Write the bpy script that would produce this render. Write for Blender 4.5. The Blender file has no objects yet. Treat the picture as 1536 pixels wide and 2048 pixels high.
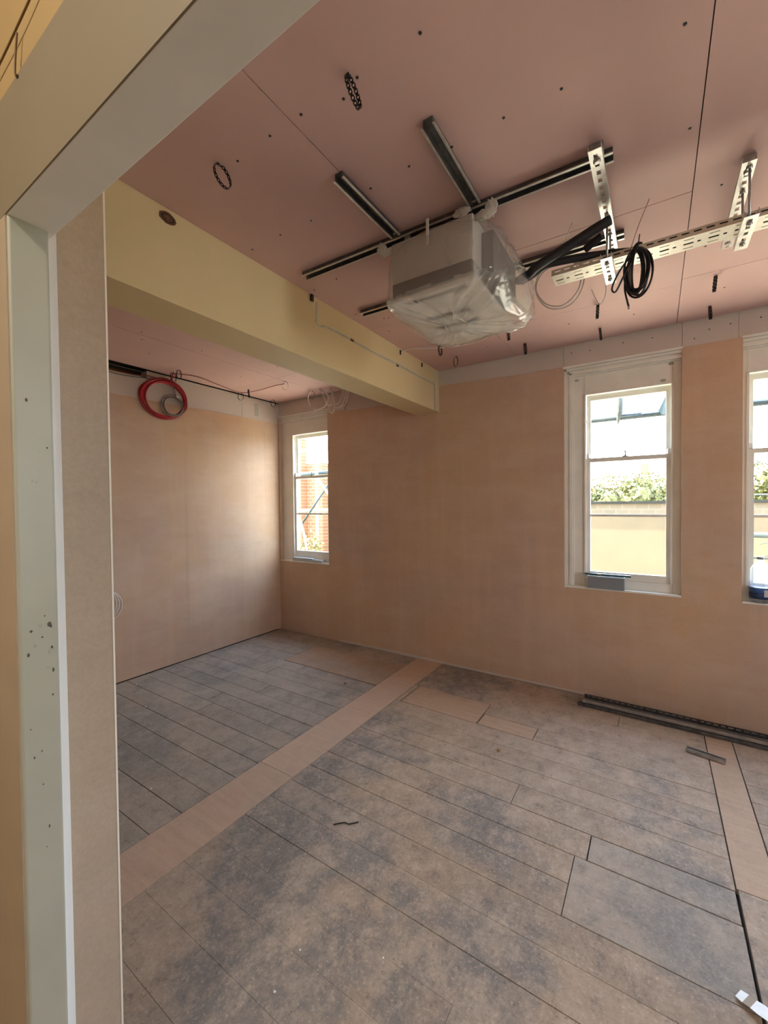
import bpy, bmesh, math, random
from mathutils import Vector, Matrix
random.seed(7)
S = bpy.context.scene
COL = S.collection
PI = math.pi

# ------------------------------------------------------------------ camera
YAW, PITCH, ROLL, FPX = 0.5769, -0.0191, -0.0105, 834.27
CAMZ = 1.5
def cam_axes():
    f = Vector((-math.sin(YAW)*math.cos(PITCH), math.cos(YAW)*math.cos(PITCH), math.sin(PITCH)))
    r = Vector((math.cos(YAW), math.sin(YAW), 0)); u = r.cross(f)
    r2 = math.cos(ROLL)*r + math.sin(ROLL)*u
    u2 = -math.sin(ROLL)*r + math.cos(ROLL)*u
    return r2, u2, f
cd = bpy.data.cameras.new('camera'); cam = bpy.data.objects.new('camera', cd); COL.objects.link(cam)
cd.sensor_fit = 'VERTICAL'; cd.sensor_height = 36.0; cd.lens = FPX/2048*36.0
cd.clip_start = 0.02; cd.clip_end = 400
r_, u_, f_ = cam_axes()
M = Matrix((r_, u_, -f_)).transposed().to_4x4(); M.translation = (0, 0, CAMZ)
cam.matrix_world = M
S.camera = cam

# ------------------------------------------------------------------ sky, sun, exposure
SKY = 17.0; FILL_LAMP = 125.0
w = bpy.data.worlds.new('sky'); S.world = w; w.use_nodes = True
nt = w.node_tree; bg = nt.nodes['Background']
tc = nt.nodes.new('ShaderNodeTexCoord'); sx = nt.nodes.new('ShaderNodeSeparateXYZ'); cr = nt.nodes.new('ShaderNodeValToRGB')
nt.links.new(tc.outputs['Generated'], sx.inputs[0]); nt.links.new(sx.outputs['Z'], cr.inputs[0]); nt.links.new(cr.outputs[0], bg.inputs[0])
cr.color_ramp.elements[0].color = (0.86, 0.93, 1.0, 1); cr.color_ramp.elements[1].color = (0.44, 0.64, 1.0, 1)
bg.inputs[1].default_value = SKY
sd = bpy.data.lights.new('sun', 'SUN'); sd.energy = 62.0; sd.color = (1.0, 0.90, 0.74); sd.angle = 0.01
sun = bpy.data.objects.new('sun', sd); COL.objects.link(sun)
sun.rotation_euler = Vector((0.70, 0.10, -0.70)).to_track_quat('-Z', 'Y').to_euler()
S.view_settings.view_transform = 'Standard'; S.view_settings.look = 'None'
S.view_settings.gamma = 1.0; S.view_settings.use_curve_mapping = False
S.view_settings.exposure = 0.34
S.cycles.use_denoising = True
S.cycles.max_bounces = 12; S.cycles.diffuse_bounces = 8; S.cycles.transparent_max_bounces = 16
S.cycles.sample_clamp_indirect = 6.0
S.cycles.caustics_reflective = False; S.cycles.caustics_refractive = False

# ------------------------------------------------------------------ room dimensions (metres)
D, XL, HC = 3.543, -3.818, 2.722
XB, XB2, ZB = -1.683, -1.924, 2.345
XR = 3.0
YD0, YD1 = 0.273, 0.335         # the doorway lining
XJ, ZJ = -0.986, 2.033          # its left face and soffit
XN, YN0, YN1 = -1.178, 0.414, 0.519   # plastered nib of the doorway wall
WT = 0.17

def portal(x0, x1, z0, z1):
    ld = bpy.data.lights.new('window_portal', 'AREA'); ld.shape = 'RECTANGLE'
    ld.size = x1-x0; ld.size_y = z1-z0; ld.cycles.is_portal = True
    o = bpy.data.objects.new('window_portal', ld); COL.objects.link(o)
    o.location = ((x0+x1)/2, D+WT+0.02, (z0+z1)/2); o.rotation_euler = (-PI/2, 0, 0)
    return o
SASH = [(-3.628, -3.062), (-0.464, 0.102), (0.502, 1.068), (1.56, 2.126)]
OPEN = [(-3.805, -3.040), (-0.607, 0.153), (0.473, 1.213), (1.415, 2.175)]
ZS0, ZS1, ZO0, ZO1 = 0.905, 2.338, 0.832, 2.555
for a, b in SASH: portal(a, b, ZS0, ZS1)

# ------------------------------------------------------------------ material helpers
MATS = {}
def newmat(name):
    m = bpy.data.materials.new(name); m.use_nodes = True
    nt = m.node_tree; b = nt.nodes['Principled BSDF']
    return m, nt, b
def pos_noise(nt, scale, detail=4, rough=0.55, stretch=(1, 1, 1), offset=0.0):
    g = nt.nodes.new('ShaderNodeNewGeometry'); mp = nt.nodes.new('ShaderNodeMapping')
    nt.links.new(g.outputs['Position'], mp.inputs[0]); mp.inputs['Scale'].default_value = stretch
    mp.inputs['Location'].default_value = (offset, offset*1.7, offset*0.3)
    n = nt.nodes.new('ShaderNodeTexNoise'); n.inputs['Scale'].default_value = scale
    n.inputs['Detail'].default_value = detail; n.inputs['Roughness'].default_value = rough
    nt.links.new(mp.outputs[0], n.inputs['Vector'])
    return n
def ramp(nt, src, stops):
    r = nt.nodes.new('ShaderNodeValToRGB'); nt.links.new(src, r.inputs[0])
    e = r.color_ramp.elements
    while len(e) < len(stops): e.new(0.5)
    for i, (p, c) in enumerate(stops):
        e[i].position = p; e[i].color = tuple(c)+(1,) if len(c) == 3 else c
    return r.outputs[0]
def mixc(nt, fac, a, b, mode='MIX'):
    m = nt.nodes.new('ShaderNodeMix'); m.data_type = 'RGBA'; m.blend_type = mode
    for sock, v in ((0, fac), (6, a), (7, b)):
        if hasattr(v, 'links'): nt.links.new(v, m.inputs[sock])
        elif sock == 0: m.inputs[0].default_value = v
        else: m.inputs[sock].default_value = tuple(v)+(1,)
    return m.outputs[2]
def bump(nt, b, h, strength=0.2, dist=0.01):
    n = nt.nodes.new('ShaderNodeBump'); n.inputs['Strength'].default_value = strength; n.inputs['Distance'].default_value = dist
    nt.links.new(h, n.inputs['Height']); nt.links.new(n.outputs[0], b.inputs['Normal'])
def simple(name, col, rough=0.6, metal=0.0, var=0.0, scale=12, bumpy=0.0, spec=None):
    if name in MATS: return MATS[name]
    m, nt, b = newmat(name)
    b.inputs['Roughness'].default_value = rough; b.inputs['Metallic'].default_value = metal
    if spec is not None: b.inputs['Specular IOR Level'].default_value = spec
    n = pos_noise(nt, scale)
    c0 = tuple(max(0, c*(1-var)) for c in col); c1 = tuple(min(1, c*(1+var)) for c in col)
    nt.links.new(ramp(nt, n.outputs[0], [(0.3, c0), (0.7, c1)]), b.inputs['Base Color'])
    if bumpy: bump(nt, b, n.outputs[0], bumpy)
    MATS[name] = m; return m

# plaster: blotchy pink-tan skim
def plaster_mat(name, ca, cb, cc, soft=1.0):
    m, nt, b = newmat(name)
    big = pos_noise(nt, 0.95, 4, 0.55, offset=2.3); mid = pos_noise(nt, 3.2, 6, 0.62, (0.8, 0.8, 1.5)); ver = pos_noise(nt, 2.6, 4, 0.6, (2.4, 2.4, 0.22)); sweep = pos_noise(nt, 5.0, 5, 0.7, (0.35, 0.35, 2.4), 4.0); fine = pos_noise(nt, 110, 3, 0.6)
    c = ramp(nt, big.outputs[0], [(0.36, ca), (0.62, cb)])
    f = ramp(nt, mid.outputs[0], [(0.44, (0, 0, 0)), (0.68, (0.62*soft,)*3)]); c = mixc(nt, f, c, cc)
    f = ramp(nt, ver.outputs[0], [(0.50, (0, 0, 0)), (0.72, (0.30*soft,)*3)]); c = mixc(nt, f, c, tuple(min(1, x*1.14) for x in cc))
    f = ramp(nt, sweep.outputs[0], [(0.28, (0.22*soft,)*3), (0.48, (0, 0, 0))]); c = mixc(nt, f, c, tuple(x*0.78 for x in ca))
    f2 = ramp(nt, fine.outputs[0], [(0.35, (0, 0, 0)), (0.8, (0.10, 0.10, 0.10))]); c = mixc(nt, f2, c, (0.80, 0.70, 0.60))
    nt.links.new(c, b.inputs['Base Color'])
    rr = ramp(nt, mid.outputs[0], [(0.35, (0.45,)*3), (0.7, (0.70,)*3)]); nt.links.new(rr, b.inputs['Roughness'])
    b.inputs['Specular IOR Level'].default_value = 0.32
    bump(nt, b, sweep.outputs[0], 0.10, 0.003)
    MATS[name] = m; return m
M_PLASTER = plaster_mat('pink_plaster', (0.55, 0.365, 0.225), (0.50, 0.345, 0.26), (0.60, 0.445, 0.325))
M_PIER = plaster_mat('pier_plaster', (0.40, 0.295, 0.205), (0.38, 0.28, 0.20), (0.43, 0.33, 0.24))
M_BOARD = simple('grey_plasterboard', (0.58, 0.51, 0.46), 0.75, var=0.05, scale=3)
M_CEIL = simple('pink_plasterboard', (0.575, 0.385, 0.35), 0.7, var=0.035, scale=2.5)
M_BEAM = simple('cream_paint', (0.62, 0.49, 0.275), 0.6, var=0.04, scale=2.0)
M_WHITE = simple('white_gloss_paint', (0.78, 0.76, 0.69), 0.35, var=0.05, scale=7, bumpy=0.05)
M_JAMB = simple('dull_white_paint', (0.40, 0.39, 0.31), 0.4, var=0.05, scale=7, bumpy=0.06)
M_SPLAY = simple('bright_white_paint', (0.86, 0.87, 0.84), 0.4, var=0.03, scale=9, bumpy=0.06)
M_DARK = simple('dark_void', (0.02, 0.015, 0.012), 0.9)
M_SCREW = simple('black_screw', (0.012, 0.011, 0.011), 0.5)
M_BLACK = simple('black_steel_band', (0.012, 0.012, 0.014), 0.45, metal=0.3)
M_GALV = simple('galvanised_steel', (0.46, 0.46, 0.45), 0.36, metal=0.9, var=0.18, scale=26)
M_GALVD = simple('dull_and_shaded_galvanised_steel', (0.15, 0.15, 0.15), 0.4, metal=0.8, var=0.3, scale=30)
M_STRUT = simple('zinc_strut', (0.66, 0.64, 0.58), 0.35, metal=0.7, var=0.12, scale=30)
M_TRAY = simple('zinc_tray', (0.70, 0.66, 0.55), 0.42, metal=0.45, var=0.08, scale=40)
M_RUBBER = simple('black_foam_lagging', (0.010, 0.010, 0.012), 0.55, var=0.2)
M_CABLEB = simple('black_cable', (0.010, 0.011, 0.015), 0.35)
M_CABLEW = simple('white_cable', (0.66, 0.60, 0.56), 0.45)
M_CABLEG = simple('grey_cable', (0.16, 0.145, 0.14), 0.5)
M_RED = simple('red_cable', (0.34, 0.012, 0.022), 0.38, var=0.15)
M_EARTH = simple('terracotta_wire', (0.20, 0.055, 0.035), 0.5)
M_ACGREY = simple('unit_grey_plastic', (0.50, 0.48, 0.44), 0.5)
M_ACDARK = simple('unit_dark_strip', (0.085, 0.072, 0.062), 0.6)
M_ACWHITE = simple('unit_white_panel', (0.80, 0.78, 0.72), 0.45)
M_SLOT = simple('unit_slot', (0.05, 0.06, 0.06), 0.6)
M_TAPE = simple('white_tape', (0.85, 0.88, 0.90), 0.35, var=0.04, scale=60)
M_TAPEB = simple('brown_stain', (0.36, 0.29, 0.22), 0.6)
M_CRUMB = simple('white_crumb', (0.78, 0.74, 0.68), 0.8)
M_OCHRE = simple('ochre_scrap', (0.34, 0.17, 0.03), 0.7)
M_GREYPL = simple('grey_plastic_trough', (0.23, 0.25, 0.27), 0.5, var=0.05)
M_BLUE = simple('blue_label', (0.045, 0.13, 0.36), 0.35, var=0.15, scale=50)
M_NAVY = simple('navy_label', (0.025, 0.05, 0.14), 0.4)
M_ORANGE = simple('orange_plastic', (0.75, 0.30, 0.04), 0.45)
M_CRACK = simple('filler_line', (0.40, 0.385, 0.33), 0.8, var=0.15, scale=40)
M_RUST = simple('rust_stain', (0.12, 0.045, 0.02), 0.9, var=0.4, scale=60)
M_CHASE = simple('pale_cable_chase', (0.62, 0.55, 0.45), 0.7)

# bare dusty floorboards
def floor_mat(name, base, dust, dirt, amt):
    m, nt, b = newmat(name)
    oi = nt.nodes.new('ShaderNodeObjectInfo')
    big = pos_noise(nt, 1.05, 8, 0.68, offset=3.1); mid = pos_noise(nt, 15.0, 9, 0.82, (1.0, 0.75, 1), 1.0); blot = pos_noise(nt, 4.2, 8, 0.72, offset=7.7); sp = pos_noise(nt, 85, 3, 0.7); gr = pos_noise(nt, 9, 5, 0.6, (0.35, 4.5, 1))
    c = ramp(nt, oi.outputs['Random'], [(0.0, tuple(x*0.88 for x in base)), (1.0, tuple(x*1.10 for x in base))])
    g = ramp(nt, gr.outputs[0], [(0.35, (0, 0, 0)), (0.75, (0.35, 0.35, 0.35))]); c = mixc(nt, g, c, tuple(x*0.62 for x in base))
    # trodden-in dirt: noise-edged patches where the dirt lies on these boards
    gp = nt.nodes.new('ShaderNodeNewGeometry'); acc = big.outputs[0]
    def math_node(op, a, b):
        q = nt.nodes.new('ShaderNodeMath'); q.operation = op
        for k, v in enumerate((a, b)):
            if hasattr(v, 'links'): nt.links.new(v, q.inputs[k])
            else: q.inputs[k].default_value = v
        return q.outputs[0]
    for (cx, cy, rad, am) in ((-1.15, 1.20, 0.50, 0.15), (-0.72, 1.93, 0.32, 0.14), (-3.3, 1.9, 0.65, 0.12), (-2.5, 1.15, 0.45, 0.13), (0.08, 1.74, 0.34, 0.10), (-1.25, 3.33, 0.40, 0.14), (-0.45, 1.15, 0.30, 0.08)):
        vd = nt.nodes.new('ShaderNodeVectorMath'); vd.operation = 'DISTANCE'; nt.links.new(gp.outputs['Position'], vd.inputs[0]); vd.inputs[1].default_value = (cx, cy, 0)
        mr = nt.nodes.new('ShaderNodeMapRange'); mr.interpolation_type = 'SMOOTHSTEP'; nt.links.new(vd.outputs['Value'], mr.inputs['Value'])
        mr.inputs['From Min'].default_value = rad*1.25; mr.inputs['From Max'].default_value = rad*0.3; mr.inputs['To Min'].default_value = 0.0; mr.inputs['To Max'].default_value = am
        acc = math_node('ADD', acc, mr.outputs[0])
    acc = math_node('SUBTRACT', acc, 0.045)
    f = ramp(nt, acc, [(0.465, (0, 0, 0)), (0.545, (amt, amt, amt))]); c = mixc(nt, f, c, dirt)
    f = ramp(nt, blot.outputs[0], [(0.50, (0, 0, 0)), (0.60, (0.55*amt,)*3)]); c = mixc(nt, f, c, dust)
    f = ramp(nt, mid.outputs[0], [(0.49, (0, 0, 0)), (0.66, (0.85*amt+0.05,)*3)]); c = mixc(nt, f, c, dust)
    f = ramp(nt, mid.outputs[0], [(0.30, (0.95*amt,)*3), (0.46, (0, 0, 0))]); c = mixc(nt, f, c, tuple(x*0.58 for x in dirt))
    f = ramp(nt, sp.outputs[0], [(0.56, (0, 0, 0)), (0.70, (0.62*amt,)*3)]); c = mixc(nt, f, c, tuple(min(1, x*1.25) for x in dust))
    f = ramp(nt, sp.outputs[0], [(0.27, (0.8*amt,)*3), (0.40, (0, 0, 0))]); c = mixc(nt, f, c, (0.09, 0.075, 0.065))
    nt.links.new(c, b.inputs['Base Color'])
    b.inputs['Roughness'].default_value = 0.72; b.inputs['Specular IOR Level'].default_value = 0.25
    bump(nt, b, mid.outputs[0], 0.16, 0.004)
    MATS[name] = m; return m
M_FLOOR = floor_mat('dusty_floorboard', (0.37, 0.285, 0.215), (0.47, 0.37, 0.285), (0.20, 0.182, 0.168), 0.85)
M_FLOORG = floor_mat('grey_floorboard', (0.34, 0.285, 0.235), (0.42, 0.35, 0.285), (0.215, 0.20, 0.185), 0.8)
M_PLY = floor_mat('clean_plywood_strip', (0.50, 0.355, 0.255), (0.52, 0.40, 0.31), (0.44, 0.33, 0.26), 0.30)
M_PATCH = floor_mat('tan_patch_board', (0.42, 0.30, 0.21), (0.45, 0.345, 0.26), (0.32, 0.26, 0.21), 0.45)

def thin_fresnel(nt, ior):
    # thin sheet: the same reflectance from either side
    g = nt.nodes.new('ShaderNodeNewGeometry'); mr = nt.nodes.new('ShaderNodeMapRange'); fr = nt.nodes.new('ShaderNodeFresnel')
    mr.inputs['To Min'].default_value = ior; mr.inputs['To Max'].default_value = 1/ior
    nt.links.new(g.outputs['Backfacing'], mr.inputs['Value']); nt.links.new(mr.outputs[0], fr.inputs['IOR']); return fr
def glass_mat():
    m, nt, b = newmat('window_glass'); nt.nodes.remove(b)
    out = nt.nodes['Material Output']; tr = nt.nodes.new('ShaderNodeBsdfTransparent'); gl = nt.nodes.new('ShaderNodeBsdfGlossy')
    fr = thin_fresnel(nt, 1.45); mx = nt.nodes.new('ShaderNodeMixShader')
    n = pos_noise(nt, 30, 3)
    nt.links.new(ramp(nt, n.outputs[0], [(0.3, (0.95, 0.98, 0.97)), (0.7, (0.98, 1, 0.99))]), tr.inputs[0]); gl.inputs['Roughness'].default_value = 0.02
    nt.links.new(fr.outputs[0], mx.inputs[0]); nt.links.new(tr.outputs[0], mx.inputs[1]); nt.links.new(gl.outputs[0], mx.inputs[2]); nt.links.new(mx.outputs[0], out.inputs[0])
    return m
M_GLASS = glass_mat()
def film_mat(name, col, dens, rough):
    m, nt, b = newmat(name); out = nt.nodes['Material Output']
    tr = nt.nodes.new('ShaderNodeBsdfTransparent'); tl = nt.nodes.new('ShaderNodeBsdfTranslucent'); df = nt.nodes.new('ShaderNodeBsdfDiffuse'); gl = nt.nodes.new('ShaderNodeBsdfGlossy')
    tl.inputs[0].default_value = col+(1,); df.inputs[0].default_value = col+(1,); gl.inputs['Roughness'].default_value = rough
    a = nt.nodes.new('ShaderNodeMixShader'); a.inputs[0].default_value = 0.55
    nt.links.new(df.outputs[0], a.inputs[1]); nt.links.new(tl.outputs[0], a.inputs[2])
    n = pos_noise(nt, 5, 3, 0.5, (1, 1, 0.6)); d = ramp(nt, n.outputs[0], [(0.3, (dens*0.75,)*3), (0.75, (min(1, dens*1.3),)*3)])
    mx = nt.nodes.new('ShaderNodeMixShader'); nt.links.new(d, mx.inputs[0]); nt.links.new(tr.outputs[0], mx.inputs[1]); nt.links.new(a.outputs[0], mx.inputs[2])
    fr = thin_fresnel(nt, 1.5)
    m2 = nt.nodes.new('ShaderNodeMixShader'); nt.links.new(fr.outputs[0], m2.inputs[0]); nt.links.new(mx.outputs[0], m2.inputs[1]); nt.links.new(gl.outputs[0], m2.inputs[2])
    bp = nt.nodes.new('ShaderNodeBump'); bp.inputs['Strength'].default_value = 0.22; bp.inputs['Distance'].default_value = 0.01
    n2 = pos_noise(nt, 26, 4, 0.6); nt.links.new(n2.outputs[0], bp.inputs['Height'])
    for x in (gl, fr, df): nt.links.new(bp.outputs[0], x.inputs['Normal'])
    nt.links.new(m2.outputs[0], out.inputs[0]); nt.nodes.remove(b)
    return m
M_FILM = film_mat('polythene_film', (0.97, 0.95, 0.89), 0.23, 0.10)
M_FILMB = film_mat('doubled_polythene_film', (0.97, 0.95, 0.90), 0.42, 0.10)
M_FILMT = film_mat('gathered_polythene', (0.84, 0.80, 0.72), 0.85, 0.3)
M_PET = film_mat('clear_bottle_plastic', (0.80, 0.86, 0.86), 0.28, 0.1)

# ------------------------------------------------------------------ mesh helpers
def link(o, parent=None):
    COL.objects.link(o)
    if parent is not None: o.parent = parent
    return o
def mesh_obj(name, bm, mat, parent=None, smooth=False):
    me = bpy.data.meshes.new(name); bm.normal_update(); bm.to_mesh(me); bm.free()
    if smooth:
        for p in me.polygons: p.use_smooth = True
    for m in (mat if isinstance(mat, (list, tuple)) else [mat]): me.materials.append(m)
    return link(bpy.data.objects.new(name, me), parent)
def tag(o, label=None, cat=None, group=None, kind=None):
    if label: o['label'] = label
    if cat: o['category'] = cat
    if group: o['group'] = group
    if kind: o['kind'] = kind
    return o
def empty(name, loc=(0, 0, 0)):
    o = bpy.data.objects.new(name, None); o.location = loc; o.empty_display_size = 0.05
    COL.objects.link(o); return o
def child(o, parent):
    # parent without moving: parts are built in world coordinates
    o.parent = parent; o.matrix_parent_inverse = Matrix.Translation(-parent.location); return o
def bm_box(bm, a, b, mi=0, bev=0.0):
    x0, y0, z0 = a; x1, y1, z1 = b
    v = [bm.verts.new(p) for p in ((x0,y0,z0),(x1,y0,z0),(x1,y1,z0),(x0,y1,z0),(x0,y0,z1),(x1,y0,z1),(x1,y1,z1),(x0,y1,z1))]
    fs = [bm.faces.new([v[i] for i in q]) for q in ((3,2,1,0),(4,5,6,7),(0,1,5,4),(1,2,6,5),(2,3,7,6),(3,0,4,7))]
    for f in fs: f.material_index = mi
    if bev:
        bmesh.ops.bevel(bm, geom=list({e for f in fs for e in f.edges}), offset=bev, segments=2, affect='EDGES', profile=0.7)
def box(name, a, b, mat, parent=None, bev=0.0):
    a, b = tuple(min(p, q) for p, q in zip(a, b)), tuple(max(p, q) for p, q in zip(a, b))
    bm = bmesh.new(); bm_box(bm, a, b, 0, bev); return mesh_obj(name, bm, mat, parent)
def bm_prism(bm, pts, axis0, axis1):
    # polygon of 3D pts extruded by vector
    ext = Vector(axis1)-Vector(axis0)
    v0 = [bm.verts.new(Vector(p)) for p in pts]; v1 = [bm.verts.new(Vector(p)+ext) for p in pts]
    n = len(pts)
    bm.faces.new(v0[::-1]); bm.faces.new(v1)
    for i in range(n): bm.faces.new((v0[i], v0[(i+1) % n], v1[(i+1) % n], v1[i]))
def fix(bm): bmesh.ops.recalc_face_normals(bm, faces=bm.faces[:])
def bm_plate(bm, us, vs, solid, thick, org, U, V, N):
    """plate with rectangular holes: grid cells us x vs, solid(i,j) tells which are filled"""
    U, V, N, org = Vector(U), Vector(V), Vector(N), Vector(org)
    nu, nv = len(us)-1, len(vs)-1; cache = {}
    def vt(i, j, k):
        if (i, j, k) not in cache: cache[(i, j, k)] = bm.verts.new(org+U*us[i]+V*vs[j]+N*(thick*k))
        return cache[(i, j, k)]
    s = lambda i, j: 0 <= i < nu and 0 <= j < nv and solid(i, j)
    for i in range(nu):
        for j in range(nv):
            if not s(i, j): continue
            bm.faces.new((vt(i,j,0), vt(i,j+1,0), vt(i+1,j+1,0), vt(i+1,j,0)))
            bm.faces.new((vt(i,j,1), vt(i+1,j,1), vt(i+1,j+1,1), vt(i,j+1,1)))
            if not s(i-1, j): bm.faces.new((vt(i,j,0), vt(i,j,1), vt(i,j+1,1), vt(i,j+1,0)))
            if not s(i+1, j): bm.faces.new((vt(i+1,j,0), vt(i+1,j+1,0), vt(i+1,j+1,1), vt(i+1,j,1)))
            if not s(i, j-1): bm.faces.new((vt(i,j,0), vt(i+1,j,0), vt(i+1,j,1), vt(i,j,1)))
            if not s(i, j+1): bm.faces.new((vt(i,j+1,0), vt(i,j+1,1), vt(i+1,j+1,1), vt(i+1,j+1,0)))
def spline(pts, n=6, closed=False):
    P = [Vector(p) for p in pts]; out = []; N = len(P)
    rng = range(N) if closed else range(N-1)
    for i in rng:
        p0 = P[(i-1) % N] if closed or i > 0 else P[0]*2-P[1]
        p1, p2 = P[i], P[(i+1) % N]
        p3 = P[(i+2) % N] if closed or i+2 < N else P[-1]*2-P[-2]
        for k in range(n):
            t = k/n; t2 = t*t; t3 = t2*t
            out.append(0.5*((2*p1)+(p2-p0)*t+(2*p0-5*p1+4*p2-p3)*t2+(3*p1-p0-3*p2+p3)*t3))
    if not closed: out.append(P[-1].copy())
    return out
def bm_tube(bm, pts, r, sides=8, closed=False, mi=0):
    P = [Vector(p) for p in pts]; n = len(P); rings = []
    up = Vector((0.13, 0.21, 0.97)).normalized()
    for i in range(n):
        a = P[(i-1) % n] if closed or i > 0 else P[0]; b = P[(i+1) % n] if closed or i < n-1 else P[-1]
        t = (b-a)
        t = t.normalized() if t.length > 1e-9 else Vector((0, 0, 1))
        s = t.cross(up)
        if s.length < 1e-3: s = t.cross(Vector((1, 0, 0)))
        s.normalize(); q = s.cross(t); up = q
        rr = r[i] if isinstance(r, (list, tuple)) else r
        rings.append([bm.verts.new(P[i]+(s*math.cos(2*PI*k/sides)+q*math.sin(2*PI*k/sides))*rr) for k in range(sides)])
    m = n if closed else n-1
    for i in range(m):
        A, B = rings[i], rings[(i+1) % n]
        for k in range(sides):
            f = bm.faces.new((A[k], A[(k+1) % sides], B[(k+1) % sides], B[k])); f.material_index = mi; f.smooth = True
    if not closed:
        bm.faces.new(rings[0][::-1]).material_index = mi; bm.faces.new(rings[-1]).material_index = mi
def tube(name, pts, r, mat, parent=None, sides=8, smooth_n=6, closed=False):
    bm = bmesh.new(); bm_tube(bm, spline(pts, smooth_n, closed) if smooth_n else pts, r, sides, closed); fix(bm)
    return mesh_obj(name, bm, mat, parent)
def bm_lathe(bm, prof, c, seg=20, mi=0):
    c = Vector(c); rings = []
    for r, z in prof:
        rings.append([bm.verts.new(c+Vector((r*math.cos(2*PI*k/seg), r*math.sin(2*PI*k/seg), z))) for k in range(seg)])
    for A, B in zip(rings, rings[1:]):
        for k in range(seg):
            f = bm.faces.new((A[k], A[(k+1) % seg], B[(k+1) % seg], B[k])); f.material_index = mi; f.smooth = True
    bm.faces.new(rings[0][::-1]).material_index = mi; bm.faces.new(rings[-1]).material_index = mi
def channel(name, p0, p1, w, h, t, mat, parent=None, lip=0.0, up=(0, 0, 1), openup=True):
    """U/C channel from p0 to p1, web at the bottom if openup"""
    p0, p1, up = Vector(p0), Vector(p1), Vector(up); d = (p1-p0).normalized(); s = d.cross(up).normalized()
    y0, y1 = (0, h) if openup else (h, 0); sg = 1 if openup else -1
    prof = [(-w/2, y1), (-w/2, y0), (w/2, y0), (w/2, y1)]
    if lip: prof = [(-w/2+lip, y1)]+prof+[(w/2-lip, y1)]
    # thicken by offsetting the polyline inward
    inn = [(-w/2+t, y1), (-w/2+t, y0+sg*t), (w/2-t, y0+sg*t), (w/2-t, y1)]
    if lip: inn = [(-w/2+lip, y1-sg*t), (-w/2+t, y1-sg*t), (-w/2+t, y0+sg*t), (w/2-t, y0+sg*t), (w/2-t, y1-sg*t), (w/2-lip, y1-sg*t)]
    poly = prof+inn[::-1]
    bm = bmesh.new()
    bm_prism(bm, [p0+s*a+up*b for a, b in poly], p0, p1); fix(bm)
    return mesh_obj(name, bm, mat, parent)
def struct(o, label, cat='structure'):
    return tag(o, label, cat, kind='structure')

# ================================================================== ROOM SHELL
# ---- floor: subfloor with each board a piece
floor = struct(box('floor', (-3.95, -1.9, -0.08), (XR+0.1, D+0.05, -0.024), M_DARK), 'dusty bare timber floorboards with paler strips let into the floor', 'floor')
def plank(x0, x1, ya0, ya1, yb0, yb1, mat, name='plank', gap=0.0012, dz=0.0):
    g = gap
    bm = bmesh.new(); z0, z1 = -0.022, dz
    bot = [(x0+g, ya0+g, z0), (x1-g, yb0+g, z0), (x1-g, yb1-g, z0), (x0+g, ya1-g, z0)]
    c = min(0.0012, g)
    mid = [(p[0], p[1], z1-c) for p in bot]
    top = [(x0+g+c, ya0+g+c, z1), (x1-g-c, yb0+g+c, z1), (x1-g-c, yb1-g-c, z1), (x0+g+c, ya1-g-c, z1)]
    B = [bm.verts.new(p) for p in bot]; Q = [bm.verts.new(p) for p in mid]; T = [bm.verts.new(p) for p in top]
    bm.faces.new(B[::-1]); bm.faces.new(T)
    for A, C in ((B, Q), (Q, T)):
        for i in range(4): bm.faces.new((A[i], A[(i+1) % 4], C[(i+1) % 4], C[i]))
    return mesh_obj(name, bm, mat, floor)
RW = random.Random(11)
def field(xa, xb, rows, skew, blocked, mat, meanlen=1.5, gapf=None):
    """boards running along x; skew = y shift per metre of x measured from xa"""
    for j in range(len(rows)-1):
        y0, y1 = rows[j], rows[j+1]; ym = (y0+y1)/2
        segs = [(xa, xb)]
        for (bx0, bx1, by0, by1) in blocked:
            if by0-0.02 < ym < by1+0.02:
                ns = []
                for s0, s1 in segs:
                    if bx1 <= s0 or bx0 >= s1: ns.append((s0, s1)); continue
                    if bx0-s0 > 0.03: ns.append((s0, bx0))
                    if s1-bx1 > 0.03: ns.append((bx1, s1))
                segs = ns
        for s0, s1 in segs:
            x = s0
            while x < s1-1e-6:
                e = x+RW.uniform(meanlen*0.6, meanlen*1.5)
                if s1-e < 0.45: e = s1
                f = lambda xx, yy: yy+(xx-xa)*skew
                plank(x, e, f(x, y0), f(x, y1), f(e, y0), f(e, y1), mat, gap=gapf(ym) if gapf else 0.0012, dz=RW.uniform(-0.0012, 0.0008))
                x = e
rowsR = [0.335, 0.49, 0.655, 0.823, 0.985, 1.14, 1.30, 1.454, 1.605, 1.757, 1.912, 2.070, 2.238, 2.382, 2.540, 2.700, 2.857, 3.012, 3.170, 3.330, D]
blkR = [(-1.625, -1.022, 2.700, 3.012), (-1.018, -0.648, 2.70, 2.857), (-0.240, 0.262, 1.912, 2.07), (-0.285, 0.262, 1.605, 1.912), (-1.672, -1.628, 2.70, 3.012)]
skR = -0.013
field(-1.670, 0.262, rowsR, skR, blkR, M_FLOOR, 1.7, lambda y: 0.0004 if y < 1.5 else 0.0014)
yR = lambda x, y: y+(x+1.670)*skR
def patch(x0, x1, y0, y1, mat, name='patch_board', gap=0.0024, dz=0.0):
    return plank(x0, x1, yR(x0, y0), yR(x0, y1), yR(x1, y0), yR(x1, y1), mat, name, gap, dz)
patch(-1.625, -1.022, 2.700, 3.012, M_PATCH, gap=0.005)
patch(-1.666, -1.632, 2.700, 3.012, M_PATCH, dz=-0.001)
patch(-1.018, -0.648, 2.70, 2.857, M_PATCH, gap=0.004)
patch(-0.240, 0.262, 1.912, 2.07, M_FLOORG, gap=0.0035)
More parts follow.
